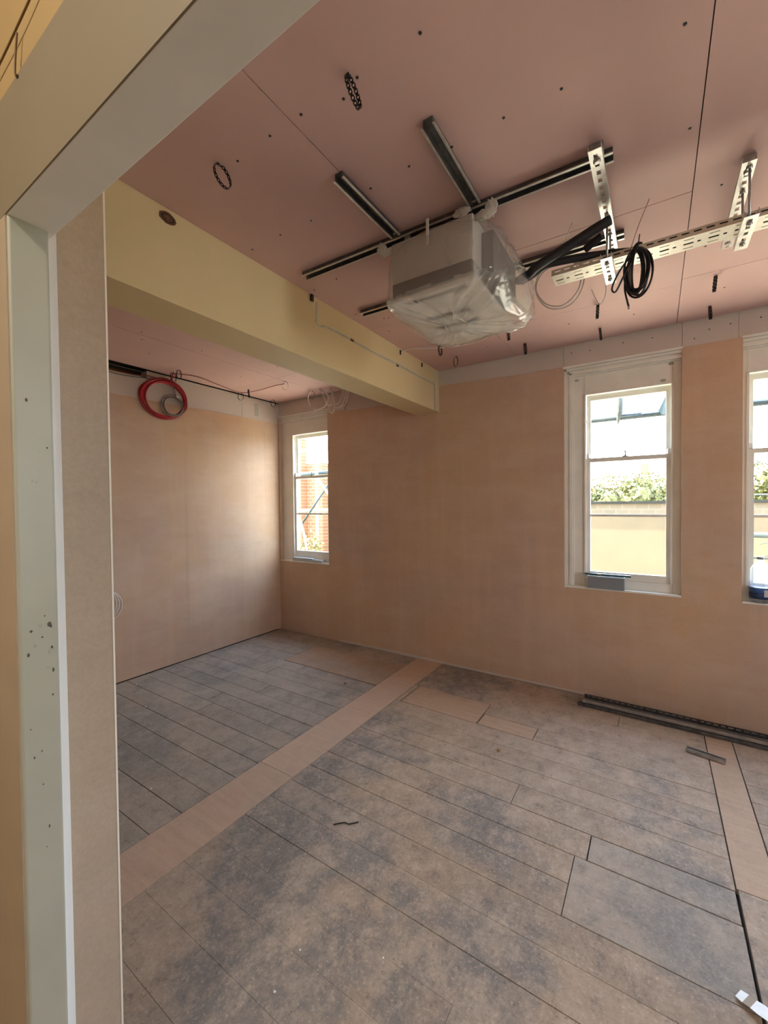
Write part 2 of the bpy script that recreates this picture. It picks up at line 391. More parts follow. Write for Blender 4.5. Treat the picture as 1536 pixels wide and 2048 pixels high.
patch(-0.285, 0.262, 1.605, 1.912, M_FLOORG, gap=0.0016)
rowsL = [0.50, 0.68, 0.835, 0.989, 1.146, 1.300, 1.460, 1.612, 1.772, 1.927, 2.077, 2.225, 2.375, 2.525, 2.680, 2.833, 2.99, 3.15, 3.31, D]
blkL = [(-3.02, -1.937, 2.833, 3.31)]
field(XL, -1.937, rowsL, -0.004, blkL, M_FLOORG, 1.3, lambda y: 0.0014)
plank(-3.02, -1.937, 2.836, 3.313, 2.832, 3.309, M_PATCH, 'patch_board', 0.002)
# pale strips along y
plank(-1.935, -1.672, 0.50, 1.62, 0.50, 1.62, M_PLY, 'strip_board', 0.0008, 0.001)
plank(-1.935, -1.672, 1.62, D, 1.62, D, M_PLY, 'strip_board', 0.0008, 0.001)
plank(0.268, 0.398, 0.335, 2.06, 0.335, 2.06, M_FLOOR, 'strip_board', 0.002, 0.0)
plank(0.264, 0.400, 2.06, D, 2.06, D, M_PATCH, 'strip_board', 0.0014, 0.0)
field(0.402, XR, rowsR, -0.004, [], M_FLOOR, 1.4, lambda y: 0.0014)
field(-3.0, XR, [-1.7, -1.5, -1.3, -1.1, -0.9, -0.7, -0.5, -0.3, -0.1, 0.1, 0.335], 0.0, [], M_FLOOR, 2.0)

# ---- ceiling: plasterboards with open joints
ceil = struct(box('ceiling', (-3.95, 0.28, HC+0.014), (XR+0.1, D+0.05, HC+0.10), M_DARK), 'pink plasterboard ceiling with open joints and black screw heads', 'ceiling')
def cboard(x0, x1, y0, y1, g=0.0016, name='plasterboard'):
    o = box(name, (x0+g, y0+g, HC+RW.uniform(0, 0.0012)), (x1-g, y1-g, HC+0.0135), M_CEIL, ceil); return o
cboard(XB, -0.975, YD1, 2.43); cboard(XB, -0.975, 2.43, D-0.004, 0.0008)
cboard(-0.975, 0.121, YD1, 2.072); cboard(-0.975, 0.121, 2.072, 2.915, 0.0018); cboard(-0.975, 0.121, 2.915, D-0.004)
cboard(0.121, 1.22, YD1, 2.853); cboard(0.121, 1.22, 2.853, D-0.004)
cboard(1.22, XR, YD1, 1.7); cboard(1.22, XR, 1.7, D-0.004)
cboard(XL+0.012, -3.065, 0.5, 2.83); cboard(-3.065, XB2, 0.5, 2.83); cboard(XL+0.012, -3.065, 2.83, D-0.012); cboard(-3.065, XB2, 2.83, D-0.012)
scr = None
def screw(x, y, r=0.0046):
    global scr
    if scr is None:
        bm = bmesh.new(); bm_lathe(bm, [(r, 0.0), (r, -0.0015), (r*0.55, -0.0022)], (0, 0, 0), 10); fix(bm)
        scr = mesh_obj('screw_head', bm, M_SCREW, ceil); o = scr
    else:
        o = scr.copy(); link(o, ceil)
    o.location = (x, y, HC+0.0005)
for x, y in [(-.514,.986),(.062,1.344),(-.235,1.347),(-.406,1.344),(-.932,.98),(-1.071,.978),(-.587,1.353),(-.926,1.352),(-.75,1.343),(-1.243,1.359),(-1.424,1.353),(-1.615,1.354),(-.718,.986),(-.79,1.014),(-1.244,.984),(.093,1.722),(.213,2.094),(-1.45,1.78),(-1.63,1.80),(-1.62,2.18),(-1.50,2.33),(-1.47,2.34),(-.33,2.42),(-.22,2.62),(.05,2.45),(-.62,2.60),(-.5,3.12),(-.12,3.2),(.2,2.55),(.33,3.1),(-1.1,3.2),(-1.3,2.75),(-1.58,2.52),(-1.2,2.60),
             (-3.4,1.8),(-3.0,2.0),(-3.15,1.62),(-3.02,1.55),(-2.6,2.2),(-3.3,2.6),(-2.8,2.6)]: screw(x, y)
for k in range(5):
    for y in (0.98, 1.72, 2.46): screw(0.45+0.36*k, y+0.02*math.sin(k*3))

# ---- back wall with four sash openings
us = sorted({XL-0.13, XR+0.13, *[v for o in OPEN for v in o]}); vs = [-0.1, ZO0, ZO1]
bm = bmesh.new()
bm_plate(bm, us, vs, lambda i, j: not (j == 1 and any(abs(us[i]-o[0]) < 1e-6 for o in OPEN)), WT, (0, D, 0), (1, 0, 0), (0, 0, 1), (0, 1, 0)); fix(bm)
wb = struct(mesh_obj('wall_back', bm, M_PLASTER), 'pink plastered wall holding the sash windows with grey board band above', 'wall')
bands = [(XL+0.004, -3.04), (-3.04, -2.80), (-2.80, XB2), (XB, -0.607), (-0.607, 0.153), (0.153, 0.452), (0.452, 1.30), (1.30, XR)]
for a, b in bands:
    box('plasterboard_strip', (a+0.001, D+0.006, ZO1+0.001), (b-0.001, D+WT, HC+0.012), M_BOARD, wb)
box('wall_core', (XL-0.1, D+0.09, ZO1), (XR+0.1, D+WT, HC+0.3), M_BOARD, wb)
# ragged top edge of the skim coat over the board band
def ragged(name, P0, U, L, z0, hfun, N, th, mat, parent, n=60):
    bm = bmesh.new(); P0, U, N = Vector(P0), Vector(U), Vector(N); prev = None
    for i in range(n+1):
        s = L*i/n; h = hfun(s)
        row = [bm.verts.new(P0+U*s+Vector((0, 0, zz))+N*k) for zz, k in ((z0, 0), (z0+h, 0), (z0+h, th), (z0, th))]
        if prev:
            for k in range(4): bm.faces.new((prev[k], prev[(k+1) % 4], row[(k+1) % 4], row[k]))
        else: bm.faces.new(row)
        prev = row
    bm.faces.new(prev[::-1]); fix(bm)
    return mesh_obj(name, bm, mat, parent)
rr = random.Random(3)
ragged('plaster_edge', (XB+0.001, D+0.0055, 0), (1, 0, 0), -0.607-XB-0.002, ZO1-0.003, lambda s: 0.006+max(0, 0.026-0.035*abs(s-0.1))*(1 if s < .9 else .3)+rr.uniform(0, 0.006), (0, -1, 0), 0.0065, M_PLASTER, wb)
box('plasterboard_strip', (-3.04, D-0.0015, 2.512), (-2.802, D+0.01, ZO1+0.002), M_BOARD, wb); box('plasterboard_strip', (-2.798, D-0.0015, 2.500), (XB2, D+0.01, ZO1+0.002), M_BOARD, wb)
box('joint_shadow_strip', (-2.80, D-0.002, 2.505), (-2.768, D+0.0055, 2.60), M_CRACK, wb)
for a, b in ((-0.607, 0.153), (0.473, 1.213), (1.415, 2.175), (-3.805, -3.04)):
    box('stop_bead', (a-0.004, D-0.003, ZO1-0.010), (b+0.004, D+0.010, ZO1+0.006), M_WHITE, wb, 0.002)
# board screws on the band
for x, z in [(-.55,2.66),(-.42,2.655),(-.2,2.665),(-.02,2.66),(.22,2.60),(.30,2.645),(.41,2.655),(.56,2.66)]:
    bm = bmesh.new(); bm_lathe(bm, [(0.004, 0), (0.004, 0.002), (0.002, 0.003)], (0, 0, 0), 8); bmesh.ops.rotate(bm, verts=bm.verts[:], matrix=Matrix.Rotation(PI/2, 3, 'X')); fix(bm)
    o = mesh_obj('screw_head', bm, M_SCREW, wb); o.location = (x, D+0.006, z)
# faint taped board joints in the skim
for x in (-1.727, -0.612, -2.62): box('joint_ridge', (x, D-0.0006, 0.06), (x+0.006, D+0.001, 2.5), M_PLASTER, wb)
tr1 = struct(ragged('trim_1', (-2.9, D, 0), (1, 0, 0), 2.5, 0.0015, lambda s: 0.014+0.006*math.sin(s*2.1)+rr.uniform(0, 0.004), (0, -1, 0), 0.006, M_BOARD, None, 50), 'thin pale plaster stop along the foot of the window wall', 'trim')

# ---- left wall of the bay
wl = struct(box('wall_left', (XL-0.13, 0.45, 0.008), (XL, D, 2.44), M_PLASTER), 'pink plastered side wall of the bay lit from the window', 'wall')
box('plasterboard_strip', (XL-0.12, 2.0, 2.44), (XL-0.005, 3.02, HC-0.006), M_BOARD, wl)
box('plasterboard_strip', (XL-0.12, 3.022, 2.44), (XL-0.005, D, HC-0.006), M_BOARD, wl)
box('plasterboard_strip', (XL-0.12, 0.2, 2.44), (XL-0.005, 1.998, 2.652), M_BOARD, wl)
box('slot_back', (XL-0.13, 0.2, 2.652), (XL-0.10, 2.05, HC), M_DARK, wl)
box('timber_batten', (XL-0.08, 0.2, 2.652), (XL-0.03, 1.9, 2.672), M_RUST, wl)
box('wall_core', (XL-0.26, 0.3, -0.1), (XL-0.125, D+WT, HC+0.3), M_BOARD, wl)
ragged('plaster_edge', (XL-0.0055, 0.5, 0), (0, 1, 0), D-0.5, 2.43, lambda s: 0.014+0.022*(s/3.2)**1.5*1.6+rr.uniform(0, 0.007)*(1 if 1.9 < s < 2.9 else .3), (1, 0, 0), 0.0062, M_PLASTER, wl, 80)
for y in (2.34, 2.36, 3.33): box('joint_ridge', (XL-0.001, y, 0.05), (XL+0.0006, y+0.005, 2.42), M_PLASTER, wl)
box('filled_chase', (XL-0.005, 3.20, 2.52), (XL-0.003, 3.25, 2.66), M_CRACK, wl)
# ---- the rest of the shell (behind and beside the camera)
FILL_WIN = [(0.85, 1.55)]  # window added in the unseen right wall to brighten the room
us = sorted({YD1-0.1, D+WT, *[v for o in FILL_WIN for v in o]}); vs = [-0.1, 0.80, 2.56, HC+0.3]
bm = bmesh.new()
bm_plate(bm, us, vs, lambda i, j: not (j == 1 and any(abs(us[i]-o[0]) < 1e-6 for o in FILL_WIN)), WT, (XR, 0, 0), (0, 1, 0), (0, 0, 1), (1, 0, 0)); fix(bm)
wr = struct(mesh_obj('wall_right', bm, M_PLASTER), 'pink plastered wall on the far right holding the added window', 'wall')
for k, (y0, y1) in enumerate(FILL_WIN):
    root = empty('window_%d' % (5+k), (XR+0.06, (y0+y1)/2, 0.80)); struct(root, 'unseen window added to the far right wall for more daylight', 'window')
    for nm, a, b in (('frame_stile', (XR+0.05, y0, 0.80), (XR+0.11, y0+0.05, 2.56)), ('frame_stile', (XR+0.05, y1-0.05, 0.80), (XR+0.11, y1, 2.56)), ('frame_sill', (XR+0.02, y0+0.05, 0.80), (XR+0.13, y1-0.05, 0.85)), ('frame_head', (XR+0.05, y0+0.05, 2.51), (XR+0.11, y1-0.05, 2.56)), ('meeting_rail', (XR+0.06, y0+0.05, 1.66), (XR+0.10, y1-0.05, 1.70))):
        child(box(nm, a, b, M_WHITE), root)
    child(box('pane', (XR+0.079, y0+0.05, 0.85), (XR+0.081, y1-0.05, 1.66), M_GLASS), root); child(box('pane', (XR+0.079, y0+0.05, 1.70), (XR+0.081, y1-0.05, 2.51), M_GLASS), root)
    ld = bpy.data.lights.new('window_portal', 'AREA'); ld.shape = 'RECTANGLE'; ld.size = 1.76; ld.size_y = y1-y0; ld.cycles.is_portal = True
    o = bpy.data.objects.new('window_portal', ld); COL.objects.link(o); o.location = (XR+WT+0.02, (y0+y1)/2, 1.68); o.rotation_euler = (0, PI/2, 0)
# doorway wall (parallel to the window wall) with painted lining
XJR = 0.16
wf = struct(box('wall_front', (XJR+0.09, YD0+0.002, 0), (XR+0.1, YD1, HC+0.05), M_PLASTER), 'plastered wall to the right of the doorway', 'wall')
M_CORR = simple('yellow_corridor_paint', (0.40, 0.275, 0.12), 0.6, var=0.06, scale=3)
M_JAMBF = simple('tan_jamb_paint', (0.42, 0.33, 0.225), 0.55, var=0.06, scale=8)
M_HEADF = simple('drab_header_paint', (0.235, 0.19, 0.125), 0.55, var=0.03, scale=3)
wc = struct(box('wall_corridor', (-3.2, YD0+0.004, ZJ+0.205), (XR+0.1, YD1-0.002, HC+0.3), M_CORR), 'yellow painted corridor wall above the doorway head', 'wall')
wcl = struct(box('wall_corridor_left', (-3.2, YD0+0.012, 0), (XJ-0.20, YD1-0.01, ZJ+0.205), M_CORR), 'yellow painted corridor wall beside the doorway', 'wall')
# lining: jamb post with softly rounded arrises, splayed reveal, head
d1 = empty('door_1', (XJ, YD0, 0)); struct(d1, 'painted timber doorway lining without a door', 'doorway')
bm = bmesh.new()
def rounded_rect_prism(bm, x0, x1, y0, y1, z0, z1, r, seg=4):
    pts = []
    for cx, cy, a0 in ((x1-r, y0+r, -PI/2), (x1-r, y1-r, 0), (x0+r, y1-r, PI/2), (x0+r, y0+r, PI)):
        for k in range(seg+1):
            a = a0+k*PI/2/seg; pts.append((cx+r*math.cos(a), cy+r*math.sin(a), z0))
    bm_prism(bm, pts, (0, 0, z0), (0, 0, z1))
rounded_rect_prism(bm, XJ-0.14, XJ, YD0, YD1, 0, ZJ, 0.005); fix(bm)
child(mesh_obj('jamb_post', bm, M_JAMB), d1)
child(box('jamb_front_board', (XJ-0.21, YD0-0.0022, 0), (XJ-0.004, YD0+0.010, ZJ), M_JAMBF), d1)
bm = bmesh.new()   # splayed reveal between lining and pier
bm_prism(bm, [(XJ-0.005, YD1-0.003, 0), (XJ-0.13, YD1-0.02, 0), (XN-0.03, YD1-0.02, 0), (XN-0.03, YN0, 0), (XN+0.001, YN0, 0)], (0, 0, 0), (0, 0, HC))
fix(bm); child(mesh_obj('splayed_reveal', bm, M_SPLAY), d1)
bm = bmesh.new()
pts = []
r = 0.0015
for cy, cz, a0 in ((YD1+0.010-r, ZJ+r, -PI/2), (YD0+r, ZJ+r, PI)):
    for k in range(5):
        a = a0+(k if a0 < 0 else k)*PI/2/4; pts.append((cy+r*math.cos(a), cz+r*math.sin(a)))
prof = [(XJ-0.21, y, z) for y, z in pts[:5]]+[(XJ-0.21, YD1+0.010, ZJ+0.205), (XJ-0.21, YD0, ZJ+0.205)]+[(XJ-0.21, y, z) for y, z in pts[5:]]
bm_prism(bm, prof, (0, 0, 0), (XJR+0.1-XJ+0.21, 0, 0)); fix(bm)
child(mesh_obj('head_lining', bm, M_SPLAY), d1)
child(box('head_front_board', (XJ-0.21, YD0-0.0022, ZJ+0.001), (XJR+0.1, YD0+0.006, ZJ+0.2051), M_HEADF), d1)
child(box('jamb_post', (XJR, YD0, 0), (XJR+0.12, YD1, ZJ), M_WHITE, None, 0.006), d1)
bm = bmesh.new(); bm_box(bm, (XJ-0.3, YD1-0.004, ZJ+0.15), (XR+0.1, YD1+0.008, HC+0.05)); child(mesh_obj('head_infill', bm, M_PLASTER), d1)
# chips and knocks on the jamb
rc = random.Random(5)
for k in range(26):
    z = rc.choice([rc.uniform(1.18, 1.28), rc.uniform(0.95, 1.3), rc.uniform(0.3, 1.9)]); y = rc.uniform(YD0+0.012, YD1-0.010)
    s = rc.uniform(0.0010, 0.0022) if abs(z-1.23) > 0.06 else rc.uniform(0.0018, 0.0036)
    bm = bmesh.new(); bmesh.ops.create_icosphere(bm, subdivisions=1, radius=s)
    bmesh.ops.scale(bm, vec=(0.25, rc.uniform(.6, 1.2), rc.uniform(.8, 1.8)), verts=bm.verts[:])
    bmesh.ops.translate(bm, vec=(XJ+0.0002, y, z), verts=bm.verts[:])
    child(mesh_obj('paint_chip', bm, simple('bare_timber_chip', (0.09, 0.075, 0.06), 0.8) if k % 3 else M_CRACK), d1)
for pts in ([(-1.06, YD0-0.003, 2.292), (-1.003, YD0-0.004, 2.296), (-0.90, YD0-0.005, 2.305), (-0.80, YD0-0.004, 2.325), (-0.7, YD0-0.003, 2.36)], [(-0.902, YD0-0.004, 2.300), (-0.912, YD0-0.004, 2.265), (-0.915, YD0-0.004, 2.238), (-0.905, YD0-0.004, 2.231)]):
    tag(tube('thin_wire', pts, 0.0016, simple('brown_wire', (0.16, 0.09, 0.03), 0.6), None, 6), 'thin brown wire crossing the yellow wall above the doorway' if len(pts) == 5 else 'short hooked brown wire hanging down the yellow wall', 'wire')
# ---- plastered nib of the doorway wall, and the beam
pier = struct(box('wall_front_left', (XL-0.2, YD1+0.012, -0.02), (XN, YN1, HC+0.05), M_PIER), 'plastered nib of wall beside the doorway lining', 'wall')
box('corner_bead', (XN-0.003, YN1-0.0035, 0), (XN+0.0009, YN1+0.0009, HC), simple('pale_bead', (0.80, 0.70, 0.58), 0.5), pier)
beam = struct(box('ceiling_beam', (XB2, YN1-0.02, ZB), (XB, D+0.01, HC+0.012), M_BEAM, None, 0.004), 'cream painted downstand beam running to the window wall', 'beam')
def bpart(name, y0, y1, z0, z1, mat, t=0.002): return box(name, (XB-0.001, y0, z0), (XB+t, y1, z1), mat, beam)
bm = bmesh.new()
def strip_path(bm, pts, wd, th, x):
    # flat strip on the beam face following pts (y, z)
    prev = None
    for i, (y, z) in enumerate(pts):
        a = pts[max(0, i-1)]; b = pts[min(len(pts)-1, i+1)]; d = Vector((b[0]-a[0], b[1]-a[1])).normalized(); n = Vector((-d.y, d.x))
        wv = wd*(0.8+0.4*rr.random())
        row = [bm.verts.new((x+k*th, y+n.x*wv*s, z+n.y*wv*s)) for s, k in ((-.5, 0), (.5, 0), (.5, 1), (-.5, 1))]
        if prev:
            for k in range(4): bm.faces.new((prev[k], prev[(k+1) % 4], row[(k+1) % 4], row[k]))
        else: bm.faces.new(row)
        prev = row
    bm.faces.new(prev[::-1]); fix(bm)
path = [(1.880, 2.70), (1.876, 2.66), (1.874, 2.62), (1.872, 2.575), (1.90, 2.565)]+[(1.95+0.1*k, 2.582+0.003*math.sin(k*0.9)) for k in range(15)]+[(3.44, 2.578)]
strip_path(bm, path, 0.014, 0.0022, XB-0.0008); mesh_obj('filled_chase', bm, M_CRACK, beam)
bpart('cable_trunk', 3.452, 3.475, ZB+0.004, 2.70, M_CHASE, 0.008); bpart('cable_trunk', 3.44, 3.450, ZB+0.004, 2.58, M_CRACK, 0.003)
bpart('black_clip', 1.822, 1.842, 2.685, 2.722, M_SCREW, 0.012); bpart('clip_plate', 1.845, 1.862, 2.69, 2.72, M_CHASE, 0.004)
for y in (2.841, 3.201): bpart('black_clip', y-0.006, y+0.006, 2.672, 2.705, M_SCREW, 0.008)
for y, z in ((2.22, 2.585), (2.80, 2.575)):
    bpart('rust_spot', y-0.018, y+0.018, z-0.008, z+0.008, M_RUST, 0.0018)
# rusty pipe stub hole near the top of the beam
bm = bmesh.new()
for k in range(3):
    R0 = [0.030, 0.022, 0.016][k]
    vv = [bm.verts.new((XB+0.0008+0.0008*k, 0.978+R0*1.15*math.cos(2*PI*i/14)*(1+.15*rr.random()), 2.684+R0*0.75*math.sin(2*PI*i/14)*(1+.15*rr.random()))) for i in range(14)]
    f = bm.faces.new(vv); f.material_index = k % 2
fix(bm); mesh_obj('broken_hole', bm, [M_RUST, M_DARK], beam)

# ================================================================== WINDOWS
def make_window(n, op, sash, left_arch, right_arch, label, exterior=True):
    x0, x1 = op; s0, s1 = sash
    root = empty('window_%d' % n, ((x0+x1)/2, D+0.05, ZO0)); struct(root, label, 'window')
    P = lambda o: child(o, root)
    yF, yB = D+0.052, D+0.135     # box frame face and back
    # box frame: stiles, head board, bottom rail
    P(box('frame_stile', (x0-0.06, yF, ZO0-0.0), (s0, yB, ZO1+0.05), M_WHITE, None, 0.003))
    P(box('frame_stile', (s1, yF, ZO0-0.0), (x1+0.08, yB, ZO1+0.05), M_WHITE, None, 0.003))
    P(box('frame_head', (s0, yF, ZS1), (s1, yB, ZO1+0.05), M_WHITE, None, 0.0025))
    P(box('frame_sill', (s0, yF+0.004, ZO0), (s1, yB+0.06, ZS0), M_WHITE, None, 0.004))
    P(box('window_board', (x0+0.001, D-0.004, ZO0-0.004), (x1-0.001, yF+0.006, ZO0+0.010), M_WHITE, None, 0.003))
    # moulded architrave, stepped section
    def arch_v(xa, dr):
        for k, (w0, w1, yy) in enumerate(((0.0, 0.020, D+0.012), (0.020, 0.036, D+0.026), (0.036, 0.058, D+0.018), (0.058, 0.070, D+0.036))):
            a, b = xa+dr*w0, xa+dr*w1
            P(box('architrave', (a, yy, ZO0+0.01), (b, yF+0.003, ZO1), M_WHITE, None, 0.003))
    if left_arch: arch_v(x0+0.0005, 1)
    if right_arch: arch_v(x1-0.0005, -1)
    for w0, w1, yy in ((0.0, 0.020, D+0.012), (0.020, 0.036, D+0.026), (0.036, 0.052, D+0.018), (0.052, 0.062, D+0.036)):
        P(box('architrave_head', (x0+(w0 if left_arch else 0), yy, ZO1-0.010-w1), (x1-(w0 if right_arch else 0), yF+0.003, ZO1-0.010-w0), M_WHITE, None, 0.003))
    # staff bead round the sashes
    yS = yF-0.010
    P(box('staff_bead', (s0-0.004, yS, ZS0), (s0+0.010, yF+0.012, ZS1), M_WHITE, None, 0.003)); P(box('staff_bead', (s1-0.010, yS, ZS0), (s1+0.004, yF+0.012, ZS1), M_WHITE, None, 0.003))
    P(box('staff_bead', (s0-0.004, yS, ZS1-0.010), (s1+0.004, yF+0.012, ZS1+0.004), M_WHITE, None, 0.003))
    ZM = 1.822
    def sash_obj(name, y0, y1, za, zb, bars, rail_b, rail_t):
        e = 0.030
        bm = bmesh.new()
        bm_box(bm, (s0+0.008, y0, za), (s0+0.008+e, y1, zb)); bm_box(bm, (s1-0.008-e, y0, za), (s1-0.008, y1, zb))
        bm_box(bm, (s0+0.008+e, y0, za), (s1-0.008-e, y1, za+rail_b)); bm_box(bm, (s0+0.008+e, y0, zb-rail_t), (s1-0.008-e, y1, zb))
        o = P(mesh_obj(name, bm, M_WHITE))
        def sub(q): q.parent = o; q.matrix_parent_inverse = Matrix.Identity(4); return q
        for zz in bars: sub(box('glazing_bar', (s0+0.008+e, y0+0.004, zz-0.009), (s1-0.008-e, y1-0.004, zz+0.009), M_WHITE))
        zz = [za+rail_b]+list(bars)+[zb-rail_t]
        for a, b in zip(zz, zz[1:]):
            sub(box('pane', (s0+0.008+e, (y0+y1)/2-0.0015, a), (s1-0.008-e, (y0+y1)/2+0.0015, b), M_GLASS))
        return o
    up = sash_obj('upper_sash', D+0.100, D+0.132, ZM-0.014, ZS1-0.006, [], 0.028, 0.040)
    lo = sash_obj('lower_sash', D+0.062, D+0.096, ZS0+0.002, ZM+0.016, [1.395], 0.052, 0.030)
    for sx_ in (s0+0.010, s1-0.030):
        q = box('sash_horn', (sx_, D+0.060, ZM+0.016), (sx_+0.022, D+0.094, ZM+0.055), M_WHITE, None, 0.006); q.parent = lo
    # catch on the meeting rail
    bm = bmesh.new(); cx = (s0+s1)/2-0.01
    bm_box(bm, (cx-0.018, D+0.066, ZM+0.016), (cx+0.018, D+0.092, ZM+0.022)); bm_tube(bm, [(cx, D+0.078, ZM+0.02), (cx+0.002, D+0.078, ZM+0.045), (cx-0.002, D+0.076, ZM+0.062)], [0.006, 0.004, 0.006], 8); fix(bm)
    q = mesh_obj('sash_catch', bm, simple('dull_brass', (0.10, 0.085, 0.06), 0.45, 0.7)); q.parent = lo
    return root
make_window(1, OPEN[0], SASH[0], False, False, 'tall narrow sash window in the bay corner overlooking brickwork')
make_window(2, OPEN[1], SASH[1], True, False, 'white sash window with moulded left architrave and grey trough on sill')
make_window(3, OPEN[2], SASH[2], False, True, 'white sash window cut off by the right picture edge with blue bottle')
make_window(4, OPEN[3], SASH[3], True, False, 'white sash window beyond the right end of the view')
# knocked paint marks on head board of window 2
for x, z in ((-0.52, 2.455), (0.09, 2.47), (0.045, 2.36)):
    bm = bmesh.new(); vv = [bm.verts.new((x+0.014*math.cos(a)*(1+.5*rr.random()), D+0.0512, z+0.009*math.sin(a)*(1+.5*rr.random()))) for a in [2*PI*k/9 for k in range(9)]]; bm.faces.new(vv[::-1])
    mesh_obj('scuff', bm, M_CRACK, bpy.data.objects['window_2']).matrix_parent_inverse = Matrix.Translation(-bpy.data.objects['window_2'].location)
# ================================================================== CEILING SERVICES
# ---- thin galvanised furring channels screwed to the ceiling
def furring(p0, p1, label, w=0.034, h=0.026):
    root = empty('metal_channel', ((p0[0]+p1[0])/2, (p0[1]+p1[1])/2, HC-h))
    tag(root, label, 'metal channel', 'channels fixed to the ceiling')
    z = HC-h
    a = channel('web', (p0[0], p0[1], z), (p1[0], p1[1], z), w, h-0.0006, 0.0035, M_GALVD, None, openup=False); child(a, root)  # shade inside the channel is put into the darker steel colour
    d = (Vector(p1)-Vector(p0)).normalized(); s = Vector((-d.y, d.x, 0))
    for k in (-1, 1):
        bm = bmesh.new(); q0 = Vector((p0[0], p0[1], z))+s*(k*(w/2+0.003)); q1 = Vector((p1[0], p1[1], z))+s*(k*(w/2+0.003))
        bm_prism(bm, [q0+s*(0.005*e)+Vector((0, 0, f)) for e, f in ((-1, 0), (1, 0), (1, 0.004), (-1, 0.004))], q0, q1); fix(bm)
        child(mesh_obj('lip', bm, M_STRUT), root)
    return root
furring((-1.555, 1.645, 0), (-0.125, 1.675, 0), 'long galvanised channel on the ceiling above the front of the wrapped unit')
furring((-1.56, 2.165, 0), (-0.12, 2.195, 0), 'galvanised channel on the ceiling behind the wrapped unit')
furring((-0.980, 1.222, 0), (-0.978, 1.622, 0), 'short dark channel on the ceiling nearer the beam')
furring((-0.607, 1.210, 0), (-0.610, 1.630, 0), 'short dark channel on the ceiling farther from the beam')

# ---- slotted struts
def strut(root, p0, p1, name='strut_web', w=0.041, h=0.021):
    p0, p1 = Vector(p0), Vector(p1); L = (p1-p0).length; d = (p1-p0)/L; s = d.cross(Vector((0, 0, 1))).normalized()
    us = [0.0]; k = 0
    while us[-1] < L-0.045: us += [us[-1]+0.022, us[-1]+0.022+0.020]
    us.append(L); vs = [0, 0.014, w-0.014, w]
    bm = bmesh.new(); bm_plate(bm, us, vs, lambda i, j: not (j == 1 and i % 2 == 1 and i < len(us)-2), 0.0025, p0-s*(w/2), d, s, (0, 0, 1))
    for sg in (-1, 1):
        q = p0+s*(sg*(w/2-0.00125)); e = Vector((0, 0, 1))
        bm_prism(bm, [q-s*0.00125+e*0.0025, q+s*0.00125+e*0.0025, q+s*0.00125+e*h, q-s*0.00125+e*h], q, q+d*L)
    fix(bm); return child(mesh_obj(name, bm, M_STRUT), root)
def hanger(x, y0, y1, ya, yb, zt, label):
    root = empty('strut_hanger', (x, (y0+y1)/2, HC)); tag(root, label, 'pipe hanger', 'strut hangers carrying the cable tray')
    zs = HC-0.050
    strut(root, (x, y0, zs), (x+0.004, y1, zs))
    strut(root, (x+0.004, ya-0.045, zt-0.0235), (x+0.004, yb+0.045, zt-0.0235), 'cross_piece')
    for y in (ya, yb):
        child(tube('threaded_rod', [(x+0.004, y, zt-0.034), (x+0.004, y, zs+0.02)], 0.0042, M_GALV, None, 8, 0), root)
        for zz in (zt-0.031, zs-0.008):
            bm = bmesh.new(); bm_lathe(bm, [(0.008, 0), (0.009, 0.0015), (0.009, 0.006), (0.008, 0.0075)], (x+0.004, y, zz), 6); fix(bm); child(mesh_obj('nut', bm, M_GALV), root)
    # bolt heads fixing the strut to the ceiling channels
    for y in (y0+0.055, y1-0.05):
        bm = bmesh.new(); bm_lathe(bm, [(0.011, 0), (0.012, -0.002), (0.012, -0.006), (0.009, -0.008)], (x+0.002, y, zs), 6); fix(bm); child(mesh_obj('bolt', bm, M_GALV), root)
        child(box('packer', (x-0.018, y-0.018, zs+0.0215), (x+0.022, y+0.018, HC-0.0005), M_GALV), root)
    return root
ZT = 2.50
hanger(-0.172, 1.572, 2.285, 1.955, 2.098, ZT, 'slotted strut hanger beside the black lagged pipes')
hanger(0.272, 1.925, 2.520, 1.955, 2.098, ZT, 'slotted strut hanger near the right picture edge')

# ---- perforated cable tray
def make_tray(name, label, L, org, U, V, N, w, fh, mat, group=None, cat='cable tray'):
    root = empty(name, org); tag(root, label, cat, group)
    org, U, V, N = Vector(org), Vector(U), Vector(V), Vector(N)
    us = [0.0]; kinds = []
    while us[-1] < L-0.09:
        for stp, kd in ((0.010, 's'), (0.032, 'd'), (0.012, 's'), (0.011, 'h'), (0.013, 's')): us.append(us[-1]+stp); kinds.append(kd)
    us.append(L); kinds.append('s')
    f = w/0.1; vs = [0, .016*f, .021*f, .0445*f, .0555*f, .079*f, .084*f, w]
    def sol(i, j):
        if kinds[i] == 'd' and j in (1, 5): return False
        if kinds[i] == 'd' and j == 3: return False
        if kinds[i] == 'h' and j == 3: return False
        return True
    bm = bmesh.new(); bm_plate(bm, us, vs, sol, 0.0013, org, U, V, N); fix(bm); child(mesh_obj('base_plate', bm, mat), root)
    for v0 in (0.0, w-0.0013):
        us2 = [0.0]
        while us2[-1] < L-0.05: us2 += [us2[-1]+0.014, us2[-1]+0.014+0.024]
        us2.append(L); vs2 = [0, fh*0.48, fh*0.72, fh]
        bm = bmesh.new(); bm_plate(bm, us2, vs2, lambda i, j: not (j == 1 and i % 2 == 1 and i < len(us2)-2), 0.0013, org+V*v0+N*0.0013, U, N, V); fix(bm)
        child(mesh_obj('side_flange', bm, mat), root)
        bm = bmesh.new(); o2 = org+V*v0+N*(fh+0.0013)
        s = 1 if v0 == 0 else -1
        bm_prism(bm, [o2, o2+V*(0.007*s), o2+V*(0.007*s)+N*0.0012, o2+N*0.0012], o2, o2+U*L); fix(bm); child(mesh_obj('return_lip', bm, mat), root)
    return root
